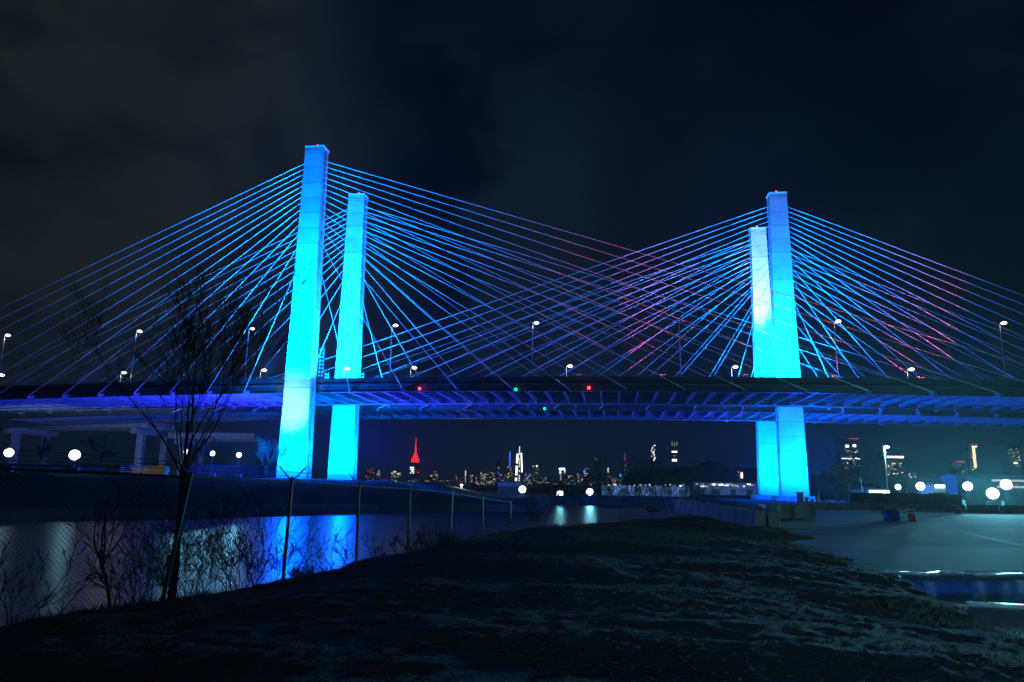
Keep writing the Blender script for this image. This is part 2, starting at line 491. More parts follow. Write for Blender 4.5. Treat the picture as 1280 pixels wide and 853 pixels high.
# ------------------------------------------------------------------ street lamps on the bridge
def lamp_post(loc, h, arm, label, lit=True, head=.5, dirv=UX):
    r = thing('street_lamp', label, 'street lamp', loc, 'street lamps along the bridge deck')
    b = Vector(loc); top = b + Vector((0, 0, h))
    MB().tube([b, top], [.13, .08], 8).build('pole', M['galv'], r)
    e = top + dirv * arm + Vector((0, 0, .35))
    MB().tube([top, (top + e) / 2 + Vector((0, 0, .12)), e], .05, 6).build('arm', M['galv'], r)
    hd = MB().bar(e - dirv * .1, e + dirv * 1.0, .42, .16).build('lamp_head', M['lamp_housing'], r)
    c = e + dirv * .5 - Vector((0, 0, .12))
    MB().lathe(c - Vector((0, 0, head * .55)), [(head * .3, 0), (head * .8, head * .18), (head, head * .5), (head * .8, head * .8), (head * .3, head)], 12).build('lens', M['e_street'] if lit else M['lamp_housing'], hd, True)
    if lit: point(c - Vector((0, 0, .9)), 450, (1, .9, .7), .3)
    return r


nth = ['first', 'second', 'third', 'fourth', 'fifth', 'sixth', 'seventh', 'eighth']
hi_px = [(8, 420), (173, 415), (314, 412), (493, 408), (669, 405), (852, 402), (1045, 403), (1250, 405)]


def s_of(px, t):
    lo, hi = -300, 400
    for _ in range(50):
        m = (lo + hi) / 2; q = L(m, t, DK) - Vector((0, 0, EH))
        x = 640 + F_PX * q.dot(R2) / q.dot(Fv)
        if x < px: lo = m
        else: hi = m
    return lo


def z_of(px, py, t):
    s = s_of(px, t); lo, hi = 0, 120
    for _ in range(50):
        m = (lo + hi) / 2; q = L(s, t, m) - Vector((0, 0, EH))
        y = 426.5 - F_PX * q.dot(U2) / q.dot(Fv)
        if y > py: lo = m
        else: hi = m
    return lo


for i, (x, y) in enumerate(hi_px):
    t = 4.0; s = s_of(x - 2, t)
    for _ in range(3):
        h = z_of(x, y, t) - (DK - 1 + vc(s)); 
    s = s_of(x - (x - 640) * -.00 , t)
    # pole leans nowhere: correct the foot for the vertical convergence of the view
    q = L(s, t, DK + 13) - Vector((0, 0, EH)); xx = 640 + F_PX * q.dot(R2) / q.dot(Fv); s += (x - xx) / 5.2
    lamp_post(L(s - .6, t, DK - 1 + vc(s)), h, .4, '%s tall street lamp from the left on the near deck%s' % (nth[i], ', its head unlit' if i == 5 else ''), lit=(i != 5), head=.6)
lo_px = [(0, 470), (153, 467), (328, 464), (432, 462), (516, 461), (711, 459), (918, 460), (1138, 463)]
for i, (x, y) in enumerate(lo_px):
    t = 3.4; s = s_of(x, t)
    h = z_of(x, y, t) - (DK - 1 + vc(s))
    r = lamp_post(L(s - .6, t, DK - 1 + vc(s)), max(1.6, h), .4, '%s low lamp from the left just above the near bridge parapet' % nth[i], head=.6)
    r['group'] = 'low lamps along the near parapet'

# navigation lights under the deck edge
for x, y, k, lb in ((525, 486, 'e_red', 'left of the two red navigation lights on the near deck edge'), (736, 485, 'e_red', 'right of the two red navigation lights on the near deck edge'),
                    (645, 487, 'e_green', 'green navigation light on the near deck edge between the red ones'), (681, 511, 'e_green', 'small green navigation light low under the middle of the bridge')):
    t = .9 if y < 500 else 27
    s = s_of(x, t); z = z_of(x, y, t)
    r = thing('navigation_light', lb, 'navigation light', L(s, t, z), 'navigation lights under the bridge')
    MB().bar(L(s, t, z + .3), L(s, t, z + 1.2), .1, .1).bar(L(s, t, z + 1.2), L(s, t + 1.1, z + 1.2), .1, .1).build('bracket', M['black'], r)
    MB().lathe(L(s, t, z - .3), [(.2, 0), (.3, .15), (.3, .45), (.2, .6)], 10).build('lens', M[k], r)

# ------------------------------------------------------------------ terrain
RIV = [(-16, -80), (-12, 0), (-9.4, 9), (-7.6, 13), (-6.2, 18), (-5.0, 24), (-3.2, 30), (-1.2, 37), (4, 50), (13, 62), (22, 80), (34, 120), (48, 170), (60, 243),
       (14, 243), (8, 174), (-5, 162), (-26, 150), (-49, 114), (-66, 98), (-120, 60), (-400, 20), (-400, -80)]


def sdist(x, y, poly):
    """signed distance, positive outside"""
    d = 1e18; ins = False; n = len(poly)
    for i in range(n):
        x0, y0 = poly[i]; x1, y1 = poly[(i + 1) % n]
        ex, ey = x1 - x0, y1 - y0; wx, wy = x - x0, y - y0
        k = max(0, min(1, (wx * ex + wy * ey) / (ex * ex + ey * ey)))
        dx, dy = wx - ex * k, wy - ey * k; d = min(d, dx * dx + dy * dy)
        if (y0 > y) != (y1 > y) and x < (x1 - x0) * (y - y0) / (y1 - y0) + x0: ins = not ins
    return -math.sqrt(d) if ins else math.sqrt(d)


from mathutils import noise as mn


def sm(a, b, x):
    k = max(0, min(1, (x - a) / (b - a))); return k * k * (3 - 2 * k)


def land_z(x, y):
    d = sdist(x, y, RIV)
    leftbank = sm(-8, -30, x) * sm(40, 70, y + max(0, (-x - 30)) * .4)
    zl = 3.0 + leftbank * 3.3
    wdt = 2.0 + 11 * leftbank
    z = -3 + (zl + 3) * sm(-1.5, wdt, d)
    if d > 0: z += mn.noise(Vector((x * .11, y * .11, 0))) * .5 * leftbank
    return min(z, zl + .3)


def axis(c, near, step, far, g=1.16):
    a = []; x = 0
    st = step
    while x < near: a.append(x); x += step
    while x < far: a.append(x); st *= g; x += st
    return a


xa = axis(0, 150, 3, 6000); xs = sorted(set([-v for v in xa] + xa)); ya = axis(0, 280, 3, 6000); ys = [-200, -120, -60, -30, -15] + ya
me = MB(); W = len(xs)
for y in ys:
    for x in xs: me.v.append((x, y, land_z(x, y) if abs(x) < 600 and y < 400 else 3.0 + (3.3 if (x < -30 and y < 400) else 0)))
for j in range(len(ys) - 1):
    for i in range(W - 1): a = j * W + i; me.f.append((a, a + 1, a + W + 1, a + W))
tag(me.build('ground', M['land'], None, True), None, None, kind='structure')

# near berm with rough frozen soil
LE = [(0, -11.5), (6, -8.3), (9.5, -7.0), (12.5, -5.9), (15.1, -5.0), (18.6, -4.3), (22.5, -3.6), (27, -2.65), (32, -1.7), (39, -.3), (50, 6.5), (60, 12.6), (75, 19), (95, 27)]
RE = [(0, 6.4), (10.7, 7.4), (13.6, 8.3), (20, 10), (31, 12.6), (42, 15.6), (60, 23), (95, 40)]


def ip(tab, y):
    if y <= tab[0][0]: return tab[0][1]
    for (a, b), (c, d) in zip(tab, tab[1:]):
        if y <= c: return b + (d - b) * (y - a) / (c - a)
    return tab[-1][1]


me = MB(); ysb = []; y = 1.0
while y < 92: ysb.append(y); y += .07 + y * .006
NW = 260
for y in ysb:
    l = ip(LE, y) + .4 * mn.noise(Vector((3, y * .5, 0))) - .3; r = ip(RE, y) + .7 * mn.noise(Vector((7, y * .35, 0)))
    for i in range(NW):
        k = i / (NW - 1); u = k * 1.16 - .08; x = l + (r - l) * u
        z = -1.55 - .012 * max(0, y - 8)
        z = max(z, -1.95)
        el = max(0, (x - l)); er = max(0, r - x)
        z -= .45 * math.exp(-el / 1.6) + .45 * math.exp(-er / 2.2)
        if u < 0: z -= (l - x) * 1.3
        if u > 1: z -= (x - r) * .6
        p = Vector((x, y, 0))
        z += .14 * mn.noise(p * .3) + .045 * mn.noise(p * .9) + .03 * mn.noise(p * 2.6) + .028 * mn.noise(p * 6.5) + .02 * mn.noise(p * 14) + .012 * mn.noise(p * 30)
        if u > 1.02: z = min(z, -2.1 - (u - 1.02) * 3)
        me.v.append((x, y, EH + z))
for j in range(len(ysb) - 1):
    for i in range(NW - 1): a = j * NW + i; me.f.append((a, a + 1, a + NW + 1, a + NW))
tag(me.build('embankment', M['soil'], None, True), None, None, kind='structure')

# river surface
m = bpy.data.materials.new('river_water'); m.use_nodes = True
nt2 = m.node_tree; b = nt2.nodes['Principled BSDF']; b.inputs['Base Color'].default_value = (.006, .009, .012, 1); b.inputs['Roughness'].default_value = .31; b.inputs['IOR'].default_value = 1.33
g = nt2.nodes.new('ShaderNodeNewGeometry'); t1_ = nt2.nodes.new('ShaderNodeTexNoise'); t1_.inputs['Scale'].default_value = 1.1; t1_.inputs['Detail'].default_value = 4
nt2.links.new(g.outputs['Position'], t1_.inputs['Vector']); bp = nt2.nodes.new('ShaderNodeBump'); bp.inputs['Distance'].default_value = .03; bp.inputs['Strength'].default_value = .6
nt2.links.new(t1_.outputs['Fac'], bp.inputs['Height']); nt2.links.new(bp.outputs[0], b.inputs['Normal'])
M['water'] = m
tag(MB().quad((-500, -150, 0), (90, -150, 0), (90, 260, 0), (-500, 260, 0)).build('river_water', m), None, None, kind='structure')

# yard pavement to the right, with a puddle, near-edge ice and painted far-edge glints
YZ = EH - 2.1
me = MB(); pts = [(6.5, -10), (6.3, 8), (7.4, 11), (9.0, 20), (11.4, 31), (14.6, 42), (21, 60), (31, 92), (42, 128)]
for (x, y) in pts: me.v += [(x, y, YZ), (230, y, YZ)]
for i in range(len(pts) - 1): me.f.append((2 * i, 2 * i + 1, 2 * i + 3, 2 * i + 2))
tag(me.build('yard_pavement', M['yard']), None, None, kind='structure')


def blob_sheet(poly, z, mt, name, n=6, jit=.25, seed=1):
    r_ = random.Random(seed); out_ = []
    for i in range(len(poly)):
        a = Vector(poly[i]); b_ = Vector(poly[(i + 1) % len(poly)])
        for k in range(n):
            p = a.lerp(b_, k / n); out_.append((p.x + r_.uniform(-jit, jit), p.y + r_.uniform(-jit, jit) * .6, z))
    me = MB(); me.v = out_; me.f = [tuple(range(len(out_)))]
    return me.build(name, mt)


mw = mat('puddle_water', (.004, .006, .009), .03, spec=.5); mw.node_tree.nodes['Principled BSDF'].inputs['IOR'].default_value = 1.06
tag(blob_sheet([(9.3, 19.9), (12, 20.6), (17, 20.2), (24, 20.6), (34, 21), (34, 15.4), (20, 15.2), (11.5, 15.2), (8.6, 15.5), (8.0, 17.5)], YZ + .008, mw, 'puddle_water', 5, .12), None, None, kind='structure')
mw2 = mat('wet_pavement', (.05, .055, .065), .8, noise=.3, nscale=.4)
tag(blob_sheet([(9.6, 21), (16, 21.6), (34, 22.0), (50, 24), (50, 30.5), (30, 31.5), (18, 31), (11.8, 30)], YZ + .004, mw2, 'wet_pavement', 6, .2, 3), None, None, kind='structure')


def ice_glint_strip(p0, p1, wd, name, label, seed, h=.05):
    r_ = random.Random(seed); rings = []; n = 26; p0 = Vector(p0); p1 = Vector(p1)
    for i in range(n + 1):
        k = i / n; c = p0.lerp(p1, k); ww = wd * (.25 + .75 * math.sin(math.pi * min(.97, max(.03, k)))) * r_.uniform(.5, 1.2)
        c.y += .25 * math.sin(k * 7 + seed)
        rings.append([(c.x, c.y - ww, YZ + .006), (c.x, c.y - ww * .6, YZ + h), (c.x, c.y + ww * .6, YZ + h), (c.x, c.y + ww, YZ + .006)])
    me = MB(); me.loft(rings); tag(me.build(name, M['ice'], None, True), label, 'ice', 'ice rims round the puddle')


ice_glint_strip((10.2, 20.6), (12.2, 20.5), .22, 'ice_glint_rim', 'short bright painted glint at the left tip of the puddle', 2)  # far-edge strips paint the floods' reflections on wet pavement as pale mesh
ice_glint_strip((12.3, 20.5), (17.0, 20.2), .10, 'ice_glint_rim', 'thin painted glint line along the far edge of the dark puddle', 5)
ice_glint_strip((15.6, 20.9), (19, 21.1), .2, 'ice_glint_rim', 'bright painted glint patch on the far puddle edge at the right', 7)
ice_glint_strip((8.9, 14.9), (13.6, 14.6), .16, 'ice_glint_rim', 'pale ice patch on the near edge of the puddle', 9, .07)
a = Vector((30, 55, YZ + .004)); b_ = Vector((20.6, 29, YZ + .004)); dd = (b_ - a).normalized(); pr = Vector((-dd.y, dd.x, 0)) * .09
tag(MB().quad(a - pr, a + pr, b_ + pr, b_ - pr).build('painted_line', M['yellow']), None, None, kind='structure')

# retaining blocks between the berm and the yard
def block(loc, rz, label, ln=1.7, hh=1.05, wd=.75):
    r_ = random.Random(hash(label) % 999 if False else int(loc[0] * 10))
    m = MB(); ch = .06
    rings = []
    for (q, z) in ((0, 0), (0, hh - ch), (ch, hh)):
        rings.append([(-ln / 2 + q, -wd / 2 + q, z), (ln / 2 - q, -wd / 2 + q, z), (ln / 2 - q, wd / 2 - q, z), (-ln / 2 + q, wd / 2 - q, z)])
    m.loft(rings)
    m.tube([(-.25, 0, hh - .02), (-.2, 0, hh + .1), (.2, 0, hh + .1), (.25, 0, hh - .02)], .02, 5)
    o = m.build('concrete_block', M['concrete']); o.location = loc; o.rotation_euler = (r_.uniform(-.03, .03), r_.uniform(-.03, .03), rz)
    return tag(o, label, 'concrete block', 'concrete blocks between the embankment and the yard')


ordn = ['nearest', 'second', 'third', 'fourth', 'fifth', 'sixth', 'seventh', 'eighth', 'ninth', 'tenth', 'eleventh', 'twelfth']
K0 = Vector((14.75, 42.2)); K1 = Vector((20.6, 58.5)); K2 = Vector((17.6, 66.0))
nb = 8
for i in range(nb):
    p = K0.lerp(K1, (i + .5) / nb); q = K1 - K0
    block((p.x, p.y, YZ - .02), math.atan2(q.y, q.x), '%s stained concrete block of the row running back along the yard edge' % ordn[i], ln=(q.length / nb) - .03, hh=1.05, wd=.6)
nb2 = 9; Q0 = Vector((14.1, 43.0)); Q1 = Vector((20.0, 70.5))
for i in range(nb2):
    p = Q0.lerp(Q1, (i + .5) / nb2) + Vector((-.5 * i, 0)); q = (Q1 - Q0) + Vector((-4.5, 0))
    block((p.x - .1, p.y, YZ - .02 + .03 * i), math.atan2(q.y, q.x), '%s concrete block of the back row half buried in the embankment' % ordn[i], ln=q.length / nb2 - .04, wd=.6)
for i, (x, y) in enumerate(((21.6, 60.8), (23.4, 60.4))):
    block((x, y, YZ - .02), .1, 'single concrete block past the gap beside the yard post, %s one' % ('left' if i == 0 else 'right'), ln=1.75, hh=1.15)
r = thing('yard_post', 'upright concrete post standing behind the last blocks at the yard corner', 'post', (23.9, 62, YZ))
MB().box(23.7, 24.1, 61.8, 62.2, YZ - .1, YZ + 2.0).build('shaft', M['concrete'], r); MB().box(23.64, 24.16, 61.74, 62.26, YZ + 2.002, YZ + 2.1).build('cap', M['concrete'], r)

# rocks on the embankment
def rock(loc, s, label, seed, group='loose rocks on the embankment'):
    import bmesh
    bm = bmesh.new(); bmesh.ops.create_icosphere(bm, subdivisions=3, radius=1)
    for v in bm.verts:
        k = 1 + .45 * mn.noise(v.co * 1.3 + Vector((seed, 0, 0))) + .15 * mn.noise(v.co * 4 + Vector((seed, 3, 0)))
        v.co = Vector((v.co.x * s[0], v.co.y * s[1], v.co.z * s[2])) * k
    me = bpy.data.meshes.new('rock'); bm.to_mesh(me); bm.free(); me.materials.append(M['rock'])
    for p in me.polygons: p.use_smooth = True
    o = bpy.data.objects.new('rock', me); COL.objects.link(o); o.location = loc
    return tag(o, label, 'rock', group)


rock((13.0, 35.5, YZ - .12), (1.3, 1.1, .3), 'broad flat pale rock slab at the yard side of the embankment', 1)
rock((13.7, 41.2, YZ), (1.2, .8, .3), 'low pale rubble lump below the nearest concrete blocks', 2)
rock((14.2, 75, EH - 1.9), (.7, .5, .3), 'small grey rock on the far crest of the embankment left of the blocks', 3)
rock((9.3, 18.9, YZ), (.38, .3, .14), 'pale rock at the left tip of the puddle', 5)
rock((-3.8, 16.8, EH - 2.35), (.7, .5, .25), 'pale rubble slab lying behind the fence at the water edge', 8)

rs = random.Random(77)


def berm_z(x, y):
    l = ip(LE, y) - .3; r = ip(RE, y); u = (x - l) / (r - l)
    z = max(-1.55 - .012 * max(0, y - 8), -1.95) - .45 * math.exp(-max(0, x - l) / 1.6) - .45 * math.exp(-max(0, r - x) / 2.2)
    p = Vector((x, y, 0)); return EH + z + .14 * mn.noise(p * .3) + .045 * mn.noise(p * .9) + .03 * mn.noise(p * 2.6) + .028 * mn.noise(p * 6.5)


mg = MB()
for i in range(15000):
    y = 4.5 + 60 * rs.random() ** 2.0; x = ip(LE, y) + (ip(RE, y) - ip(LE, y)) * rs.random()
    if mn.noise(Vector((x * .5, y * .35, 9))) < -.12 and rs.random() < .8: continue
    q = rs.uniform(.007, .020) * (1 + y * .03) * (2.0 if rs.random() < .02 else 1); c = Vector((x, y, berm_z(x, y) + q * .25))
    n = len(mg.v)
    for dx, dy, dz in ((1, 0, 0), (0, 1, 0), (-1, 0, 0), (0, -1, 0), (0, 0, .7), (0, 0, -.7)):
        mg.v.append((c.x + dx * q * rs.uniform(.6, 1.6), c.y + dy * q * rs.uniform(.6, 1.4), c.z + dz * q * rs.uniform(.6, 1.3)))
    for a, b_ in ((0, 1), (1, 2), (2, 3), (3, 0)): mg.f += [(n + a, n + b_, n + 4), (n + b_, n + a, n + 5)]
tag(mg.build('gravel', mat('gravel_stone', (.16, .16, .165), .9, noise=.7, nscale=9, spec=.2)), None, None, kind='stuff')
mg = MB()
for i in range(5200):
    far = rs.random() < .75
    y = 26 + 44 * rs.random() if far else 8 + 22 * rs.random()
    l, r = ip(LE, y), ip(RE, y)
    x = l + (r - l) * rs.random() if far else (l + 1.2 * rs.random() if rs.random() < .5 else r - 2.2 * rs.random())
    if mn.noise(Vector((x * .4, y * .22, 4))) < .0: continue
    b0 = Vector((x, y, berm_z(x, y) - .02)); hh = rs.uniform(.08, .26) * (1.2 if far else .8)
    for k in range(5):
        dx, dy = rs.uniform(-.16, .16), rs.uniform(-.12, .12); w_ = .006 * (1 + y * .03); n = len(mg.v)
        mg.v += [(x + dx - w_, y + dy, b0.z), (x + dx + w_, y + dy, b0.z), (x + dx * 2.2 + rs.uniform(-.05, .05), y + dy * 2.2, b0.z + hh * rs.uniform(.5, 1))]
        mg.f.append((n, n + 1, n + 2))
tag(mg.build('dry_grass', mat('dry_grass', (.14, .15, .11), .9, noise=.5, nscale=2, spec=.2)), None, None, kind='stuff')
# assumed unseen street lamp, added to light near faces of blocks, barrels and pavement
r = thing('street_lamp', 'assumed tall street lamp added behind the viewpoint on the near side of the yard', 'street lamp', (5, -28, YZ))
MB().tube([(5, -28, YZ), (5, -28, YZ + 9)], [.12, .07], 8).build('pole', M['galv'], r)
MB().bar((5, -28, YZ + 9), (5, -26.6, YZ + 9.1), .4, .18).build('lamp_head', M['lamp_housing'], r)
spot((5, -26.8, YZ + 8.8), (17, 50, YZ), 20000, (.22, .62, .85), 46, 1, .25)

# ------------------------------------------------------------------ chain-link fence
FP = [(-10.6, 3.2), (-9.0, 6.2), (-7.6, 9.4), (-5.45, 12.5), (-4.42, 15.1), (-3.68, 18.6), (-2.98, 22.5), (-2.1, 27), (-1.1, 32), (0.05, 39)]
fr_ = thing('chain_link_fence', 'chain link fence with barbed wire arms along the left river bank', 'fence', (FP[3][0], FP[3][1], EH - 2.1))
ZT = [.28, .26, .22, .05, .04, .0, -.1, -.25, -.45, -.6]   # rail height relative to the eye
ZT = [EH + z for z in (.05, .14, .18, .09, .05, -.02, -.09, -.22, -.47, -.75)]
ZB = [EH + z for z in (-1.95, -1.95, -1.98, -2.03, -2.03, -2.14, -2.2, -2.4, -2.45, -2.5)]
for i, (x, y) in enumerate(FP):
    lean = (.32 if i == 3 else (.05 * math.sin(i * 2.1)))
    fx = -.18 if i == 3 else 0
    r = .038 if i < 8 else .045
    post = MB().tube([(x + fx, y, ZB[i] - .3), (x + fx + lean, y, ZT[i] + .02)], r, 8).build('post', M['galv'], fr_)
    t_ = Vector((x + fx + lean, y, ZT[i]))
    MB().lathe(t_ + Vector((0, 0, .02)), [(.05, 0), (.05, .04), (.015, .08)], 8).build('post_cap', M['galv'], post)
    for sx in (-1, 1):
        if i in (3, 7) and sx == 1: continue
        e = t_ + Vector((sx * .26, sx * .04, .30))
        MB().bar(t_, e, .03, .03).build('barb_arm', M['galv'], post)
m = MB()
rail = []
for i in range(len(FP)):
    lean = (.14 if i == 3 else (.05 * math.sin(i * 2.1)))
    rail.append(Vector((FP[i][0] + lean, FP[i][1], ZT[i])))
m.tube(rail, .024, 6).build('top_rail', M['galv'], fr_)


def on_fence(k, v):
    """k = arclength parameter in posts, v = 0 bottom .. 1 top"""
    i = min(len(FP) - 2, int(k)); q = k - i
    x = FP[i][0] + (FP[i + 1][0] - FP[i][0]) * q; y = FP[i][1] + (FP[i + 1][1] - FP[i][1]) * q
    z0 = ZB[i] + (ZB[i + 1] - ZB[i]) * q; z1 = ZT[i] + (ZT[i + 1] - ZT[i]) * q
    s = .03 * math.sin(q * math.pi) * math.sin(v * math.pi)
    return Vector((x + s + .05, y, z0 + (z1 - z0) * v))


for i in range(0, 7):
    m = MB(); seg = (Vector(FP[i + 1]) - Vector(FP[i])).length; n = int(seg / .075); hgt = 2.05 / .075
    dk = 1 / n
    for j in range(-int(hgt), n + 1):
        for sg in (1, -1):
            pts = []
            k0 = j * dk; k1 = (j + hgt) * dk
            # clip the diagonal to this bay
            a = max(0, k0); b_ = min(1, k1)
            if a >= b_: continue
            for q in (0, .5, 1):
                k = a + (b_ - a) * q; v = (k - k0) / (k1 - k0)
                if sg < 0: v = 1 - v
                pts.append(on_fence(min(i + .999999, i + k), v))
            m.tube(pts, .0028, 3, False)
    m.build('chain_link_mesh', M['galv'], fr_)
for kx in (0, 1, 2):
    pts = []
    for i in range(len(FP)):
        pts.append(rail[i] + Vector((-.08 - .075 * kx, 0, .12 + .075 * kx + .02 * math.sin(i * 3 + kx))))
    m = MB().tube(pts, .005, 4)
    m.build('barbed_wire', M['galv'], fr_)
# low pipe rail of the far gate bay
MB().tube([(-1.2, 32, EH - 1.75), (0, 39, EH - 2.0)], .03, 6).build('lower_rail', M['galv'], fr_)


# ------------------------------------------------------------------ bare trees and brush
def branch(mb, p, d, ln, rad, depth, rr, up=.12, spread=.5, nseg=5, kids=(3, 5), minr=.004):
    pts = [p.copy()]; rads = [rad]; q = p.copy(); dd = d.normalized()
    for i in range(nseg):
        dd = (dd + Vector((rr.uniform(-1, 1), rr.uniform(-1, 1), rr.uniform(-.6, .8))) * .19 + Vector((0, 0, up * .25))).normalized()
        q = q + dd * ln / nseg; pts.append(q.copy()); rads.append(max(minr, rad * (1 - .72 * (i + 1) / nseg)))
    mb.tube(pts, rads, 6 if rad > .03 else 4 if rad > .012 else 3, False)
    if depth <= 0: return
    for k in range(rr.randint(*kids)):
        f = rr.uniform(.3, 1); i = min(nseg - 1, int(f * nseg)); pp = pts[i].lerp(pts[i + 1], f * nseg - i)
        base = (pts[i + 1] - pts[i]).normalized(); s = Vector((rr.uniform(-1, 1), rr.uniform(-1, 1), rr.uniform(-.5, .8))).normalized()
        nd = (base + s * spread * rr.uniform(.7, 1.5)).normalized()
        branch(mb, pp, nd, ln * rr.uniform(.42, .68), max(minr, rads[i] * .6), depth - 1, rr, up, spread, max(3, nseg - 1), kids, minr)


def bare_tree(loc, h, rad, label, seed, stems=6, spread=.38, depth=4, fork=.3, group=None, wmin=.004, mt='bark', lean=(0, 0), kk=.5):
    rr = random.Random(seed); r = thing('bare_tree', label, 'tree', loc, group); p = Vector(loc)
    fk = p + Vector((lean[0], lean[1], h * fork))
    MB().tube([p - Vector((0, 0, .4)), p.lerp(fk, .5) + Vector((rr.uniform(-.1, .1), 0, 0)), fk], [rad * 1.25, rad, rad * .85], 9).build('trunk', M[mt], r, True)
    m = MB()
    for i in range(stems):
        a = 2 * math.pi * (i + rr.uniform(-.3, .3)) / stems
        d = Vector((math.cos(a) * spread * rr.uniform(.6, 1.3), math.sin(a) * spread * rr.uniform(.6, 1.3), 1))
        branch(m, fk - Vector((0, 0, h * fork * .12 * rr.random())), d, h * (1 - fork) * rr.uniform(.75, 1.02), rad * rr.uniform(.7, 1.1) * kk * .6, depth, rr, .10, .45, 6, (3, 5), wmin)
    m.build('branches', M[mt], r)
    return r


p = at(214, 757, 15.2)
bare_tree((p.x, p.y, p.z), 5.4, .07, 'tall bare tree with upright stems rising behind the leaning fence post', 12, 11, .42, 4, .48, None, .0026, kk=.5)
p = at(165, 770, 14.0)
bare_tree((p.x - .3, p.y, p.z), 1.8, .03, 'small leaning bare tree left of the leaning fence post', 9, 5, .5, 3, .5, None, .004, lean=(-.35, 0), kk=1.3)


def brush(loc, w_, h_, label, seed, n=26, mt='brush', rad=.010, depth=3, wmin=.0038):
    rr = random.Random(seed); m = MB(); p = Vector(loc)
    for i in range(n):
        q = p + Vector((rr.uniform(-w_, w_), rr.uniform(-w_, w_) * .6, 0))
        d = Vector((rr.uniform(-.7, .7) + .3 * (q.x - p.x) / w_, rr.uniform(-.5, .5), 1))
        branch(m, q, d, h_ * rr.uniform(.5, 1), rad * rr.uniform(.7, 1.3), depth, rr, .02, .6, 5, (2, 4), wmin)
    return tag(m.build('bare_shrub', M[mt]), label, 'shrub', 'leafless shrubs on the river bank')


for (px, py, Y, w_, h_, lb, sd, n) in (
        (190, 765, 13.6, .6, 1.3, 'tangled leafless shrub left of the leaning fence post', 21, 26),
        (262, 748, 15.5, .8, 1.6, 'arching leafless shrub right of the leaning fence post', 22, 34),
        (300, 740, 16.5, .6, 1.2, 'leafless shrub leaning over the white reflection in the water', 23, 22),
        (385, 728, 18.5, .45, .42, 'dark dense low shrub right of the second fence post', 24, 40),
        (415, 715, 20.0, .7, 1.0, 'thin leafless shrub in front of the blue tower reflection', 25, 11),
        (462, 705, 22.5, .7, .8, 'thin leafless shrub beside the third fence post', 26, 12),
        (530, 695, 26, .9, .8, 'low shrub on the bank between the fourth and fifth posts', 27, 34),
        (15, 775, 11.5, .5, .9, 'thin leafless shrub at the far left end of the fence', 28, 12),
        (560, 690, 29, .7, .9, 'low shrub beside the fifth fence post', 29, 20)):
    p = at(px, py, Y); brush((p.x, p.y, p.z - .15), w_, h_, lb, sd, n)
for i, (px, Y, h_) in enumerate(((672, 52, 1.6), (760, 100, 4), (795, 110, 5), (815, 105, 4), (835, 112, 5.5), (860, 108, 4.5), (880, 115, 3.4), (715, 95, 3.0))):
    p = at(px, 655 if Y < 60 else 640, Y); p.z = 2.9 if Y > 60 else EH - 2.2
    brush(p, 1.6 if Y > 60 else .6, h_, ['small leafless shrub just beyond the end of the fence', 'low leafless shrub at the left of the far bank thicket', 'tall leafless shrub left of centre in the far bank thicket', 'leafless shrub at the centre of the far bank thicket', 'tallest leafless shrub right of centre in the far bank thicket',
                                       'leafless shrub at the right of the far bank thicket', 'lowest leafless shrub at the right end of the far bank thicket', 'leafless shrub below the right floodlight reflection'][i], 40 + i, 22, 'brush', .03 if Y > 60 else .012, 2, .018 if Y > 60 else .005)
for i, (px, Y, h_, lb) in enumerate(((1045, 150, 6, 'pale bare tree right of the right pylons behind the barriers'), (1058, 158, 6.5, 'second bare tree right of the right pylons, beside the mast'), (1070, 175, 9, 'tallest bare tree in front of the lit tower at the right'),
                                     (120, 150, 6, 'bare tree on the left bank between the two big floodlights'), (250, 165, 7, 'bare tree on the left bank among the row of three floodlights'), (330, 170, 7, 'bare tree on the left bank beside the tallest pylon'), (45, 140, 5, 'bare tree on the left bank before the bridge pier'))):
    p = at(px, 620, Y); bare_tree((p.x, p.y, 3.0 if px > 640 else 6.2), h_, .16, lb, 60 + i, 5, .5, 3, .3, 'bare trees on the far banks', .03)

# ------------------------------------------------------------------ floodlight towers
def light_tower(px, py, Y, zg, label, power, tgt, n=4, size=.55, col=(.13, .78, 1), cone=110, beam=0):
    p = at(px, py, Y); r = thing('light_tower', label, 'floodlight', (p.x, p.y, zg), 'portable floodlight towers')
    MB().box(p.x - .9, p.x + .9, p.y - .5, p.y + .5, zg + .35, zg + 1.2).build('generator', M['lamp_housing'], r)
    for sx in (-.7, .7):
        MB().tube([(p.x + sx, p.y - .62, zg + .32), (p.x + sx, p.y - .5, zg + .32)], .32, 12).build('wheel', M['black'], r)
    MB().tube([(p.x, p.y, zg + 1.2), (p.x, p.y, p.z)], [.09, .06], 8).build('mast', M['galv'], r)
    MB().bar((p.x - size * 1.2, p.y, p.z), (p.x + size * 1.2, p.y, p.z), .1, .1).build('crossbar', M['galv'], r)
    hr = size * 1.5; c = Vector((p.x, p.y - .15, p.z)); d = (Vector((0, 0, EH)) - c).normalized()
    h = MB().tube([c - d * .25, c, c + d * .3], [hr * .35, hr * .8, hr * 1.06], 24).build('lamp_head', M['lamp_housing'], r)
    MB().tube([c + d * .302, c + d * .40, c + d * .5, c + d * .56], [hr, hr * .93, hr * .7, hr * .3], 24).build('lens', M['e_white'], h)
    for sx in (-1, 1): MB().bar((p.x + sx * hr * 1.12, p.y, p.z - hr * .5), (p.x + sx * hr * 1.12, p.y, p.z + .1), .07, .07).build('yoke', M['galv'], r)
    spot((p.x, p.y - .8, p.z), tgt, power, col, cone, .5, size)
    if beam: spot((p.x, p.y - .8, p.z), (0, 0, EH + 1), beam, (.35, .8, 1), 14, 1, size)
    return r


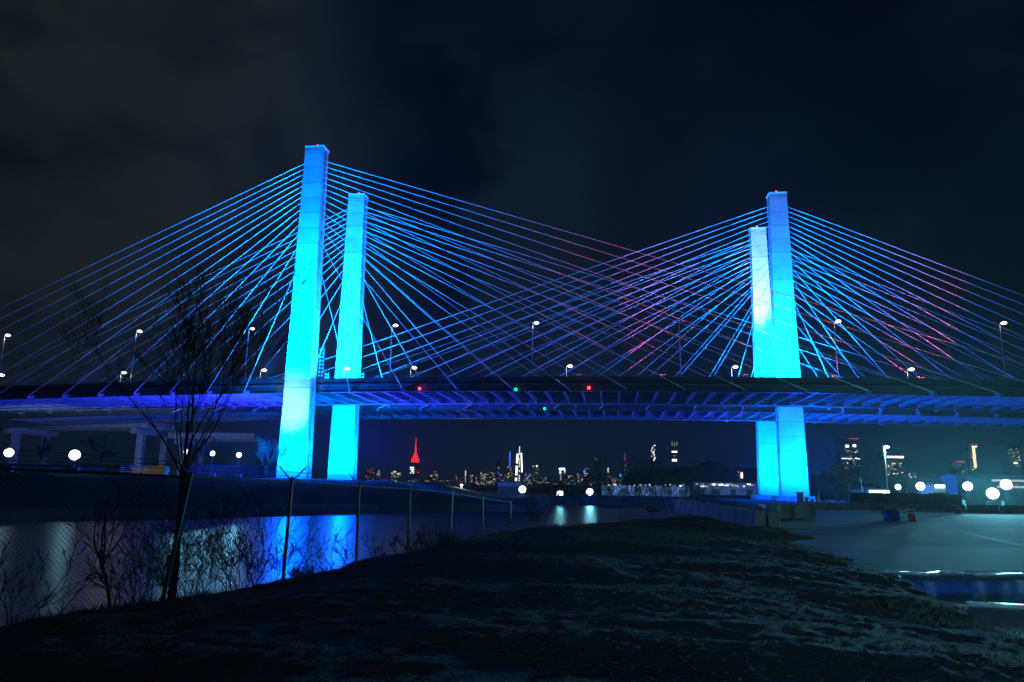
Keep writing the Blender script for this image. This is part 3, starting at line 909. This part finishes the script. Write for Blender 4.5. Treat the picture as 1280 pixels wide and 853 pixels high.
G = 6.4
light_tower(12, 566, 120, 6.2, 'large floodlight at the left edge of the left bank', 250, (-45, 90, 0), size=.46)
light_tower(94, 569, 120, 6.2, 'large floodlight right of the left edge one, glaring before the pier', 250, (-45, 90, 0), size=.54)
for px, py, lb in ((233, 565, 'left floodlight of the row of three beside the tallest pylon'), (266, 567, 'middle floodlight of the row of three beside the tallest pylon'), (299, 569, 'right floodlight of the row of three beside the tallest pylon')):
    light_tower(px, py, 172, 6.3, lb, 1200, (-34, 90, 0), size=.38, beam=1500)
for px, py, lb in ((653, 612, 'left floodlight of the three across the creek'), (700, 618, 'middle floodlight of the three across the creek'), (737, 615, 'right floodlight of the three across the creek')):
    light_tower(px, py, 252, 3.0, lb, 2000, (15, 120, 0), size=.8, beam=9000)
for px, py, s, pw, Y, lb in ((1122, 609, .5, 6000, 150, 'small leftmost floodlight of the yard row'), (1150, 608, .7, 15000, 140, 'floodlight second from left in the yard row'), (1209, 608, .7, 18000, 132, 'middle floodlight of the yard row'),
                             (1240, 617, .8, 18000, 118, 'lowest and brightest floodlight of the yard row'), (1257, 606, .8, 18000, 128, 'rightmost high floodlight of the yard row')):
    light_tower(px, py, Y, 3.1, lb, pw * 3.6, (25, 30, 0), size=s * .72, beam=pw * 1.5)

# street lamp in the yard
p = at(1105, 557, 135)
r = thing('street_lamp', 'single tall street lamp standing behind the yard fence at the right', 'street lamp', (p.x, p.y, 3.0))
MB().tube([(p.x, p.y, 3), (p.x, p.y, p.z)], [.12, .08], 8).build('pole', M['white'], r)
MB().bar((p.x - .1, p.y, p.z), (p.x + 1.0, p.y, p.z + .1), .4, .2).build('lamp_head', M['lamp_housing'], r)
MB().lathe((p.x + .4, p.y, p.z - .55), [(.2, 0), (.5, .15), (.5, .35), (.2, .5)], 12).build('lens', M['e_white'], r)
point((p.x + .4, p.y - .3, p.z - 1), 6000, (.3, .9, 1))
p = at(577, 607, 300)
r = thing('street_lamp', 'small street lamp far beyond the fence left of the blue shed', 'street lamp', (p.x, p.y, 3.0))
MB().tube([(p.x, p.y, 3), (p.x, p.y, p.z)], .12, 6).build('pole', M['galv'], r)
MB().lathe((p.x, p.y - .3, p.z - .3), [(.3, 0), (.6, .3), (.6, .5), (.3, .8)], 10).build('lens', M['e_white'], r)
point((p.x, p.y - 1, p.z), 4000, (.9, 1, .95))

# ------------------------------------------------------------------ yard objects
def jersey(loc, rz, label, ln=3.7):
    prof = [(-.3, 0), (.3, 0), (.3, .08), (.16, .33), (.09, .85), (-.09, .85), (-.16, .33), (-.3, .08)]
    m = MB(); m.loft([[(x, a, z) for a, z in prof] for x in (-ln / 2, ln / 2)])
    o = m.build('jersey_barrier', M['concrete']); o.location = loc; o.rotation_euler = (0, 0, rz)
    return tag(o, label, 'barrier', 'concrete barriers along the back of the yard')


x = 38.3; i = 0; names = ['first', 'second', 'third', 'fourth', 'fifth', 'sixth', 'seventh', 'eighth', 'ninth', 'tenth', 'eleventh', 'twelfth', 'thirteenth', 'fourteenth', 'fifteenth', 'sixteenth']
while x < 95 and i < 15:
    jersey((x + 1.85, 97 - i * .5, YZ), -.13, '%s concrete barrier from the left in the row behind the yard' % names[i]); x += 3.8; i += 1
# hoarding
p0 = at(1062, 632, 103); p1 = at(1196, 632, 104)
r = thing('site_hoarding', 'dark board hoarding behind the barriers under the yard floodlights', 'fence', (p0.x, p0.y, 3))
n = 7
for i in range(n):
    xa_ = p0.x + (p1.x - p0.x) * i / n; xb = p0.x + (p1.x - p0.x) * (i + 1) / n - .06
    MB().box(xa_, xb, 102.6, 102.75, 3.0, 5.35 + .1 * math.sin(i * 3)).build('panel', M['dark_concrete'], r)
    MB().box(xa_ - .03, xa_ + .07, 102.76, 102.9, 3.0, 5.5).build('post', M['galv'], r)
# traffic barrels
def barrel(px, py, Y, label, sc=1.0):
    p = at(px, py, Y); r = thing('traffic_barrel', label, 'traffic barrel', (p.x, p.y, YZ), 'orange traffic barrels in the yard')
    MB().lathe((p.x, p.y, YZ), [(.40 * sc, 0), (.40 * sc, .08), (.30 * sc, .09), (.29 * sc, .5 * sc), (.26 * sc, .95 * sc), (.2 * sc, 1.0 * sc)], 18).build('body', M['orange'], r, False)
    for z in (.28, .58, .82):
        MB().lathe((p.x, p.y, YZ), [((.297 - .02 * z) * sc, z * sc), ((.30 - .025 * z) * sc, (z + .1) * sc)], 18).build('reflective_band', M['white'], r)
    MB().box(p.x - .09, p.x + .09, p.y - .03, p.y + .03, YZ + 1.0 * sc, YZ + 1.1 * sc).build('handle', M['black'], r)


barrel(1139.5, 648, 59, 'orange and white traffic barrel beside the blue tarpaulin pile')
barrel(1198, 640, 84, 'small orange traffic barrel farther back before the hoarding', .9)
# tarp covered pile with folded barricade
p = at(1114, 650, 59)
r = thing('tarp_covered_pile', 'blue tarpaulin covered pile with a yellow cloth on top in the yard', 'covered pile', (p.x, p.y, YZ))
import bmesh as _bm


def lump(c, s, seed, name, mt, parent, sub=3, kk=.25, sq=2.5):
    bm = _bm.new(); _bm.ops.create_icosphere(bm, subdivisions=sub, radius=1)
    for v in bm.verts:
        n_ = v.co.normalized(); e = (abs(n_.x) ** sq + abs(n_.y) ** sq + abs(n_.z) ** sq) ** (-1 / sq)
        k = e * (1 + kk * mn.noise(n_ * 1.7 + Vector((seed, 0, 0))))
        v.co = Vector((n_.x * s[0], n_.y * s[1], n_.z * s[2])) * k + Vector(c)
    me = bpy.data.meshes.new(name); bm.to_mesh(me); bm.free(); me.materials.append(mt)
    o = bpy.data.objects.new(name, me); COL.objects.link(o); o.parent = parent
    if parent: o.matrix_parent_inverse = world_of(parent).inverted()
    return o


lump((p.x, p.y, YZ + .42), (.58, .5, .46), 3, 'tarpaulin', M['tarp'], r, 3, .2, 4)
lump((p.x - .15, p.y, YZ + .98), (.35, .3, .12), 5, 'cloth', M['lime'], r, 2, .5)
p2 = Vector((p.x + .95, p.y, YZ))
r = thing('folding_barricade', 'white striped folding barricade leaning beside the blue tarpaulin', 'barricade', p2)
for sg in (-1, 1):
    m = MB()
    for dx in (-.3, .3): m.bar(p2 + Vector((dx + .0, sg * .28, 0)), p2 + Vector((dx - .15, 0, .95)), .04, .05)
    m.build('leg', M['white'], r)
    MB().bar(p2 + Vector((-.42, sg * .08 - .02, .75)), p2 + Vector((.28, sg * .08 - .02, .75)), .03, .22).build('board', M['white'], r)
# masts and posts at the right
for (px, y0, Y, lb) in ((1020, 592, 170, 'thin leaning pole just right of the right pylons'), (1060, 604, 150, 'short thin pole behind the barriers by the bare trees'), (1075, 597, 145, 'leaning pole left of the tall street lamp')):
    p = at(px, y0, Y); r = thing('pole', lb, 'pole', (p.x + .4, p.y, 3), 'thin poles behind the barriers')
    MB().tube([(p.x + .5, p.y, 3), (p.x, p.y, p.z)], [.12, .07], 6).build('shaft', M['galv'], r); MB().bar((p.x - .5, p.y, p.z - .5), (p.x + .5, p.y, p.z - .5), .08, .08).build('crossarm', M['galv'], r)
for i, px in enumerate((1009, 1016, 1022, 1030, 1036)):
    p = at(px, 630, 112 + i); h = (1.6, 1.3, 1.7, 1.1, 1.2)[i]
    MBo = MB().lathe((p.x, p.y, 3.0), [(.26, 0), (.30, .05), (.28, h * .5), (.30, h - .05), (.2, h)], 10).build('bollard', M['concrete'])
    tag(MBo, '%s concrete bollard from the left behind the barriers beside the right pylons' % names[i], 'bollard', 'bollards beside the right pylons')


# ------------------------------------------------------------------ low buildings and sheds
def shed(px0, px1, py_top, Y, depth_, zg, label, mt='warehouse', lit=(), roof_rise=.12, name='warehouse', doors=3):
    a = at(px0, py_top, Y); b_ = at(px1, py_top, Y); zt = (a.z + b_.z) / 2
    r = thing(name, label, 'building', ((a.x + b_.x) / 2, Y, zg))
    MB().box(a.x, b_.x, Y, Y + depth_, zg - .5, zt).build('wall', M[mt], r)
    m = MB(); rr = (zt - zg) * roof_rise
    m.hexa([(a.x - .4, Y - .4, zt), (b_.x + .4, Y - .4, zt), (b_.x + .4, Y + depth_ + .4, zt), (a.x - .4, Y + depth_ + .4, zt),
            (a.x - .4, Y - .4, zt + .15), (b_.x + .4, Y - .4, zt + .15), (b_.x + .4, Y + depth_ * .5, zt + .15 + rr), (a.x - .4, Y + depth_ * .5, zt + .15 + rr)])
    m.build('roof', M['steel'], r)
    for i in range(doors):
        x = a.x + (b_.x - a.x) * (i + .5) / doors
        MB().box(x - 1.6, x + 1.6, Y - .08, Y - .01, zg, zg + min(3.2, (zt - zg) * .65)).build('door', M['dark_concrete'], r)
    for (px, py, w_, h_, k) in lit:
        q = at(px, py, Y - .1)
        MB().box(q.x - w_ / 2, q.x + w_ / 2, Y - .14, Y - .02, q.z - h_ / 2, q.z + h_ / 2).build('window', M[k], r)
    return r


shed(452, 545, 614, 200, 30, 3.0, 'long low shed lit blue behind the second left pylon', doors=5)
shed(486, 590, 604, 330, 40, 3.0, 'pale roofed hall with three lit openings under the red tower', 'dark_concrete', [(497, 609.5, 3, 3, 'w_white'), (507, 609.5, 2.2, 3, 'w_bright'), (490, 610, 2, 2, 'w_warm')])
shed(622, 652, 603, 300, 40, 3.0, 'flat blue grey block left of the white skyscraper', 'warehouse')
shed(752, 862, 608, 290, 40, 3.0, 'long pale warehouse with a row of small roof lamps across the creek', 'warehouse', [(757 + i * 6.1 + rnd.uniform(-2.5, 2.5), 606.5 + rnd.uniform(-.5, 1.5), rnd.uniform(.4, 1.6), rnd.uniform(.3, .8), rnd.choice(['w_white', 'w_dim', 'w_dim', 'w_bright'])) for i in range(17)], doors=6)
shed(866, 946, 604, 420, 60, 3.0, 'far pale depot with bright eaves left of the right pylons', 'warehouse', [(869 + i * 5.5 + rnd.uniform(-2, 2), 606 + rnd.uniform(-.8, 4), rnd.uniform(.8, 4), rnd.uniform(.4, .9), rnd.choice(['w_white', 'w_dim', 'w_dim'])) for i in range(14)], doors=4)
shed(706, 728, 620, 262, 8, 3.0, 'brightly lit white trailer row behind the middle floodlights', 'white', [(714, 622.5, 3, .8, 'w_bright')], doors=2, name='site_office')
shed(768, 788, 624, 256, 5, 3.0, 'rusty red container on the far creek bank', 'rust', doors=1, name='shipping_container')
shed(1086, 1112, 613, 150, 8, 3.0, 'low site cabin with a bright white roof edge behind the hoarding', 'white', [(1099, 614.3, 4, .7, 'w_bright')], doors=1, name='site_cabin')
shed(1168, 1182, 606, 150, 5, 3.0, 'small lit site cabin between the yard floodlights', 'white', [(1175, 607.5, 1.9, .8, 'w_bright')], doors=1, name='site_cabin')
shed(1196, 1290, 598, 190, 7, 3.0, 'grey depot building behind the right yard floodlights', 'dark_concrete', [(1262, 601, 9, .5, 'w_dim'), (1266, 609, 8, .5, 'w_dim')], doors=3)
shed(0, 150, 582, 175, 14, 6.2, 'pale blue lit retaining building behind the left floodlights', 'warehouse', doors=6)
shed(225, 345, 583, 200, 14, 6.2, 'low grey building behind the row of three floodlights', 'dark_concrete', doors=5)
for px, py, Y, pw in ((775, 606, 262, 26000), (845, 606, 262, 26000), (905, 600, 375, 30000)):
    q = at(px, py, Y); spot(q, q + Vector((4, 30, -2)), pw, (.2, .42, 1), 130, .8, .5)  # assumed blue-white spots, added to light the warehouse and depot walls
q = at(470, 596, 178); spot(q, q + Vector((10, 30, -6)), 26000, (.0, .08, 1), 130, .8, .5)  # blue spots added here and below for spill on the low shed
q = at(520, 600, 172); spot(q, q + Vector((0, 10, -6)), 16000, (.0, .05, 1), 140, .8, .5)
# timber stacks
for i, (px, py, w_) in enumerate(((145, 580, 3.5), (158, 577, 3.5), (170, 575, 4), (197, 573, 5))):
    p = at(px, py, 160); r = thing('timber_stack', '%s pale timber stack from the left beyond the leaning fence' % names[i], 'timber stack', (p.x, p.y, 6.2), 'timber stacks on the left bank')
    for k in range(6):
        MB().box(p.x - w_ / 2 + .1 * (k % 2), p.x + w_ / 2 - .15 * (k % 3), p.y - 1, p.y + 1, 6.2 + k * .42, 6.2 + k * .42 + .32).build('board_layer', M['wood'], r)
q = at(165, 566, 152); spot(q, q + Vector((0, 10, -3)), 500, (1, .75, .35), 90, .8, .3)
# bulkhead along the left bank
bw = [(-120, 60), (-66, 98), (-49, 114), (-26, 150), (-5, 162), (8, 174)]
r = thing('river_bulkhead', 'low concrete bulkhead along the far river bank below the left pylons', 'wall', (-26, 150, 0))
for (x0, y0), (x1, y1) in zip(bw, bw[1:]):
    MB().bar((x0, y0, .4), (x1, y1, .4), .8, 2.4).build('wall_section', M['dark_concrete'], r)

# ------------------------------------------------------------------ approach piers beyond the left pylons
def bent(s, t0, t1, zg, ztop, label, cols=2):
    r = thing('bridge_pier', label, 'bridge pier', L(s, (t0 + t1) / 2, zg), 'concrete piers of the approach viaduct')
    MB().bar(L(s, t0, ztop - 1.1), L(s, t1, ztop - 1.1), 2.2, 2.2).build('cap_beam', M['concrete'], r)
    for i in range(cols):
        t = t0 + (t1 - t0) * (.2 + .6 * i / max(1, cols - 1))
        MB().bar(L(s, t, zg), L(s, t, ztop - 2.2), 2.2, 2.2).build('column', M['concrete'], r)
    return r


def viaduct(s0, s1, t0, t1, ztop, label):
    r = thing('approach_viaduct', label, 'bridge', L((s0 + s1) / 2, (t0 + t1) / 2, ztop))
    MB().bar(L(s0, (t0 + t1) / 2, ztop + 1.9), L(s1, (t0 + t1) / 2, ztop + 1.9), t1 - t0, .3).build('deck_slab', M['concrete'], r)
    for i in range(9):
        t = t0 + .5 + (t1 - t0 - 1) * i / 8
        MB().bar(L(s0, t, ztop + .9), L(s1, t, ztop + .9), .5, 1.68).build('girder', M['concrete'], r)


ZV = 18.6 + EH
viaduct(-200, -88, 74, 96, ZV, 'pale girder viaduct running behind the bridge above the left floodlights')
bent(-141, 73, 97, 6, ZV, 'portal pier of the approach viaduct between the two big left floodlights')
bent(-92, 73, 97, 6, ZV, 'bright pier of the approach viaduct behind the tall bare tree')
bent(-175, 73, 97, 6, ZV, 'pier of the approach viaduct at the left edge of the picture')
viaduct(-86, -53, 84, 104, 15.5 + EH, 'short pale viaduct deck behind the tallest pylon')
bent(-82, 84, 104, 6, 15.5 + EH, 'pier of the short viaduct behind the row of three floodlights')
spot((-120, 190, 9), (-125, 250, 22), 26000, (.55, .85, 1), 120, .6)
spot((-78, 205, 9), (-84, 262, 20), 16000, (.55, .85, 1), 120, .6)

# ------------------------------------------------------------------ hill
me = MB(); prof = [(770, 607), (785, 590), (800, 585), (830, 583), (850, 582), (870, 580), (885, 574), (900, 577), (915, 582), (935, 584), (945, 583), (975, 586), (1010, 590), (1035, 592), (1070, 600), (1100, 606)]
def pf(x):
    for (a, b), (c, d) in zip(prof, prof[1:]):
        if a <= x <= c: return b + (d - b) * (x - a) / (c - a)
    return 607
rowsv = []
NH = 330
for j in range(9):
    Yh = 620 + j * 22; k = math.sin(math.pi * (.06 + .94 * min(1, j / 5))/2) if j <= 5 else 1 - (j - 5) * .25
    for i in range(NH):
        px = 768 + i * (1102 - 768) / (NH - 1); q = at(px, pf(px) + 2, 730)
        zz = 2.5 + (q.z - 2.5) * max(0, k) + (.9 * mn.noise(Vector((i * .35, j * 1.3, 0))) + .6 * mn.noise(Vector((i * 1.1, j * 3, 4)))) * 1.6 * k
        me.v.append((q.x * Yh / 730, Yh, zz))
for j in range(8):
    for i in range(NH - 1): a = j * NH + i; me.f.append((a, a + 1, a + NH + 1, a + NH))
tag(me.build('hill', M['hill']), None, None, kind='structure')

# ------------------------------------------------------------------ city skyline
DS = 5200.0
winmesh = {}
def win(parent, c, w_, h_, k):
    if k not in winmesh:
        winmesh[k] = MB().box(-.5, .5, -.5, .5, -.5, .5); tmp = winmesh[k].build('window', M[k]); winmesh[k] = tmp.data; bpy.data.objects.remove(tmp)
    o = bpy.data.objects.new('window', winmesh[k]); COL.objects.link(o); o.location = c; o.scale = (w_, 2, h_); o.parent = parent
    o.matrix_parent_inverse = world_of(parent).inverted(); return o


def block_tower(px, w_px, top, label, Y=DS, wins=10, kinds=('w_warm', 'w_white', 'w_dim', 'w_dim'), bottom=606, name='skyscraper', steps=1, seed=0, wsize=.85, extra=(), span=None, cat='skyscraper'):
    rr = random.Random(seed + int(px * 7)); c = at(px, 600, Y); s = Y / F_PX * 1.02
    zt = at(px, top, Y).z
    r = thing(name, label, cat, (c.x, Y, 3), 'skyscrapers on the skyline')
    hw = w_px * s / 2; m = MB(); z0 = 2.0
    for k in range(steps):
        f = 1 - k * .28; z1 = 3 + (zt - 3) * ((k + 1) / steps) ** .6 if steps > 1 else zt
        m.box(c.x - hw * f, c.x + hw * f, Y, Y + hw * 1.4 * f, z0, z1); z0 = z1 - .01 if k == 0 else z1
    m.build('tower', M['bldg'], r)
    y0, y1 = span or (top + 1.5, bottom)
    for i in range(wins):
        x = c.x + (rr.randint(0, max(1, int(w_px))) / max(1, int(w_px)) - .5) * 2 * hw * .82
        z = at(px, rr.uniform(y0, y1), Y).z
        q = rr.uniform(.6, 1.25) * wsize
        win(r, (x, Y - 1.5, z), q * s * .9, q * s * .7, rr.choice(kinds))
    for (ex, ey, ew, eh, k) in extra:
        q = at(ex, ey, Y)
        win(r, (q.x, Y - 2.5, q.z), ew * s, eh * s, k)
    return r


# red crowned tower
c = at(517.5, 600, DS); s_ = DS / F_PX * 1.02
r = thing('skyscraper', 'stepped skyscraper with a glowing red crown and needle spire', 'skyscraper', (c.x, DS, 3), 'skyscrapers on the skyline')
def zz(px, y): return at(px, y, DS).z
MB().box(c.x - 10 * s_, c.x + 10 * s_, DS, DS + 60, 2, zz(517, 597)).build('base', M['bldg'], r)
MB().box(c.x - 5.5 * s_, c.x + 5.5 * s_, DS + 4, DS + 50, zz(517, 597.01), zz(517, 582)).build('shaft', M['bldg'], r)
MB().box(c.x - 4.0 * s_, c.x + 4.0 * s_, DS + 8, DS + 44, zz(517, 582.01), zz(517, 578)).build('shaft', M['bldg'], r)
def frust(cx, hw0, hw1, y0, y1): 
    a, b_ = zz(517, y0), zz(517, y1); Yc = DS + 25
    return MB().loft([[(cx - h_, Yc - h_, z), (cx + h_, Yc - h_, z), (cx + h_, Yc + h_, z), (cx - h_, Yc + h_, z)] for h_, z in ((hw0, a), (hw1, b_))])
frust(c.x, 4.3 * s_, 4.1 * s_, 578.01, 573).build('crown', M['w_red'], r)
frust(c.x, 2.7 * s_, 2.5 * s_, 572.9, 569).build('crown', M['w_red'], r)
frust(c.x, 1.6 * s_, 1.5 * s_, 568.9, 566).build('crown', M['w_red'], r)
frust(c.x, .9 * s_, .7 * s_, 565.9, 558).build('spire', M['w_red'], r)
frust(c.x, .45 * s_, .3 * s_, 557.9, 547).build('antenna', M['w_red'], r)
rr = random.Random(4)
for row in range(4):
    for k in range(4):
        if rr.random() < .85: win(r, (c.x + (-4.6 + k * 1.6 + rr.uniform(-.2, .2)) * s_, DS + 1, zz(517, 584.5 + row * 2.3)), 1.2 * s_, 1.2 * s_, 'w_bright' if k < 3 else 'w_dim')
for k in range(16): win(r, (c.x + rr.uniform(-9, 9) * s_, DS - 2, zz(517, rr.uniform(598, 605))), .8 * s_, .7 * s_, rr.choice(['w_warm', 'w_dim', 'w_white']))
win(r, (c.x + 4.5 * s_, DS - 2, zz(517, 590.5)), 1.6 * s_, 1.6 * s_, 'w_red')
# white lit tapering tower
c = at(649, 600, DS); r = thing('skyscraper', 'tallest white floodlit skyscraper under construction beside a blue needle', 'skyscraper', (c.x, DS, 3), 'skyscrapers on the skyline')
MB().box(c.x - 5 * s_, c.x + 5 * s_, DS, DS + 50, 2, zz(649, 568)).build('tower', M['bldg'], r)
MB().box(c.x - .5 * s_, c.x + .5 * s_, DS + 20, DS + 26, zz(649, 567.9), zz(649, 558)).build('spire', M['w_white'], r)
for y in range(568, 603, 3):
    wd_ = 1 + (y - 568) / 50
    if (y // 3) % 5 != 3:
        win(r, (c.x - 2.4 * s_ * wd_, DS - 3, zz(649, y + 1)), 2.4 * s_, 2.7 * s_, 'w_bright'); 
    if y < 590: win(r, (c.x + 2.2 * s_ * wd_, DS - 3, zz(649, y)), 1.6 * s_, 2.8 * s_, 'w_bright')
    if rr.random() < .5: win(r, (c.x, DS - 3, zz(649, y)), 1.2 * s_, 1.8 * s_, 'w_white')
# blue needle tower
c = at(637, 600, DS); r = thing('skyscraper', 'dark skyscraper with a blue lit needle left of the white tower', 'skyscraper', (c.x, DS + 90, 3), 'skyscrapers on the skyline')
MB().box(c.x - 3.4 * s_, c.x + 3.4 * s_, DS + 90, DS + 120, 2, zz(637, 582)).build('tower', M['bldg'], r)
MB().box(c.x - .45 * s_, c.x + .45 * s_, DS + 100, DS + 105, zz(637, 582), zz(637, 564)).build('spire', M['w_blue'], r)
for k in range(16): win(r, (c.x + rr.uniform(-3, 3) * s_, DS + 88, zz(637, rr.uniform(583, 604))), .9 * s_, .7 * s_, rr.choice(['w_warm', 'w_dim', 'w_warm']))
SK = [(462, 10, 588, 12, 'dark skyscraper with red roof lights nearest the second left pylon', [(460, 588.5, 1.2, 1, 'w_red'), (465, 587.5, 1.2, 1, 'w_red'), (463, 590.5, 1, 1, 'w_red')]),
      (472.5, 5, 586, 9, 'slim pale skyscraper right of the red roof lights', []),
      (482, 10, 598, 8, 'low block between the slim pale tower and the bright topped tower', []),
      (495, 13, 589, 30, 'broad skyscraper with a bright lit top left of the red crown', [(493.5, 590, 3.2, 1.6, 'w_warm'), (498, 592.5, 2.4, 1.2, 'w_white'), (490, 592, 1.6, 1.4, 'w_warm')]),
      (533, 10, 598, 12, 'low block right of the red crowned tower', []),
      (543.5, 9, 590, 12, 'skyscraper with warm windows and a small red roof light', [(544, 590, 2.2, .8, 'w_red'), (539, 595, 2, 1, 'w_warm')]),
      (557, 12, 598, 5, 'dim low block with a domed look right of the small red roof light', []),
      (574, 9, 590, 8, 'dark skyscraper left of the bright vertical strip', []),
      (582, 6, 587, 4, 'dark slab with one bright vertical strip of light', [(582, 596, 1.0, 15, 'w_dim'), (582, 592, .8, 6, 'w_white')]),
      (592, 9, 593, 16, 'block with warm windows right of the vertical strip', []),
      (606, 12, 590, 40, 'wide block with many warm windows left of the dark chimney tower', []),
      (615, 8, 589, 24, 'block with dense warm windows beside the dark chimney tower', []),
      (622.5, 4, 576, 3, 'tall thin dark tower with a violet light', [(625, 593.5, 1.5, 1.2, 'w_blue')]),
      (630, 8, 592, 14, 'low warm windowed block between the dark tower and the blue needle', []),
      (659, 7, 592, 14, 'block with blue lights right of the white tower', [(657, 594, 1, 2, 'w_blue'), (663, 594, 1, 2, 'w_blue')]),
      (670, 8, 584, 16, 'skyscraper with two white roof lamps', [(666.5, 583, 1, 1, 'w_white'), (671, 583, 1.8, 1.8, 'w_bright')]),
      (682, 9, 595, 10, 'low block right of the two white roof lamps', []),
      (702.5, 8, 585, 6, 'skyscraper with a glowing white square crown', [(702.5, 586.5, 7.5, 2.6, 'w_bright'), (700.3, 590, 1.8, 5, 'w_white'), (706, 589.5, 1.2, 3, 'w_white'), (701, 597, 1.5, 7, 'w_dim')]),
      (714, 8, 593, 10, 'low block right of the glowing square crown', []),
      (725, 9, 590, 12, 'block with dim windows left of the blue lit roof', []),
      (733, 7, 586, 8, 'skyscraper with a blue lit roof edge', [(730.5, 590, 2, 4, 'w_blue'), (733, 586, 5, .6, 'w_dim')]),
      (748, 7, 571, 4, 'tall dark skyscraper with hardly any lit windows', []),
      (760, 4, 583, 8, 'slim warm lit tower right of the tall dark skyscraper', [(760, 588, 1.3, 5, 'w_warm')]),
      (768, 9, 596, 18, 'low warm windowed block left of the blue globe light', []),
      (776, 6, 592, 7, 'block with a bright blue round light at its top', [(775.5, 594.5, 2.4, 3.4, 'w_blue'), (777, 604, 1.6, 4, 'w_warm')]),
      (783, 4, 577, 5, 'thin dark tower with a reddish lamp below its antenna', [(781, 575, .8, 1, 'w_red'), (781, 571, .3, 8, 'w_dim')])]
for (px, wp, top, n, lb, ex) in SK: block_tower(px, wp, top, lb, DS + 150 + (int(px) % 5) * 30, int(n * 1.6), extra=ex, wsize=.75)
SK2 = [(817, 5, 556, 0, 'narrow glittering white tower above the wooded hill', [(816 + rr.uniform(-2, 3), 557 + i * 1.35, rr.uniform(.6, 1.6), 1.1, 'w_white' if i % 3 else 'w_bright') for i in range(15)]),
       (843, 7, 552, 0, 'tower with three bright floor bands above the wooded hill', [(843, 565, 6.6, 1.8, 'w_bright'), (843, 575.5, 5.6, 2.6, 'w_bright'), (840, 555, .8, 5, 'w_dim'), (843, 556, .8, 5, 'w_dim'), (846, 555, .8, 5, 'w_dim'), (843, 570, 3, .8, 'w_dim')])]
for (px, wp, top, n, lb, ex) in SK2: block_tower(px, wp, top, lb, 4800, n, extra=ex)
rf = random.Random(99)
xx = 456.0
while xx < 800:
    wp = rf.uniform(5, 12); tp = rf.uniform(594, 601) + 6 * mn.noise(Vector((xx * .05, 0, 0)))
    block_tower(xx, wp, tp, 'small dark city block with scattered warm windows low on the far skyline', DS + 420 + rf.uniform(0, 200), rf.randint(5, 11), wsize=.75, name='city_block', cat='building')
    xx += wp * rf.uniform(.7, 1.1)
for o in COL.objects:
    if o.name.startswith('city_block'): o['group'] = 'small city blocks low on the skyline'
# nearer towers at the right
RT = [(1065, 24, 549, 34, 'broad skyscraper with red roof lamps right of the right pylons', [(1061 + i * 3.4, 548.5, 1.2, .9, 'w_red') for i in range(4)] + [(1058.5, 558, 3.6, 2.8, 'w_bright'), (1067.5, 557.5, 3.6, 2.8, 'w_bright'), (1063, 573.5, 22, 1, 'w_white')], (562, 586)),
      (1119.5, 21, 570, 34, 'broad block with a long bright roof band behind the street lamp', [(1118.5, 571.5, 20, 2.2, 'w_bright')], (576, 594)),
      (1217.5, 7, 557, 8, 'slim tower with a bright vertical band and red roof lamps', [(1217.5, 572, 3, 24, 'w_warm'), (1217.5, 558.5, 6, 1.4, 'w_white'), (1215, 556, 1, 1, 'w_red'), (1220, 556, 1, 1, 'w_red')], (560, 590)),
      (1199, 14, 578, 5, 'dark block with a short row of red roof lamps', [(1195 + i * 3, 577.5, 1.2, .8, 'w_red') for i in range(4)], (580, 596)),
      (1272, 18, 557, 22, 'dim windowed skyscraper at the right edge of the picture', [(1269, 579, 5, 2, 'w_warm')], (560, 584)),
      (1140, 12, 590, 6, 'low dark block right of the bright roof band', [], (592, 600)),
      (925, 6, 589, 3, 'small tower with an orange lit strip left of the right pylons', [(926, 594.5, 1.8, 7, 'w_warm')], (590, 600))]
for (px, wp, top, n, lb, ex, spn) in RT: block_tower(px, wp, top, lb, 2400 if px > 1000 else 600, n, extra=ex, span=spn, wsize=1.1 if px > 1000 else .5, kinds=('w_dim', 'w_white', 'w_dim', 'w_dim', 'w_warm'))

# ------------------------------------------------------------------ haze
HAZE = 1.1e-4
m = bpy.data.materials.new('haze'); m.use_nodes = True; nt3 = m.node_tree; nt3.nodes.clear()
pv = nt3.nodes.new('ShaderNodeVolumePrincipled'); pv.inputs['Color'].default_value = (.8, .93, 1, 1); pv.inputs['Density'].default_value = HAZE; pv.inputs['Anisotropy'].default_value = .6
o_ = nt3.nodes.new('ShaderNodeOutputMaterial'); nt3.links.new(pv.outputs[0], o_.inputs['Volume'])
hb = MB().box(-7200, 7200, -1500, 7500, -6, 560).build('haze', m); tag(hb, None, None, kind='stuff')

# ------------------------------------------------------------------ render settings
vs = scene.view_settings
vs.view_transform = 'Standard'; vs.look = 'None'; vs.exposure = 0; vs.gamma = 1
cy = scene.cycles
cy.use_denoising = True
cy.max_bounces = 4; cy.diffuse_bounces = 2; cy.glossy_bounces = 3
cy.sample_clamp_indirect = 3; cy.sample_clamp_direct = 0
cy.use_light_tree = True
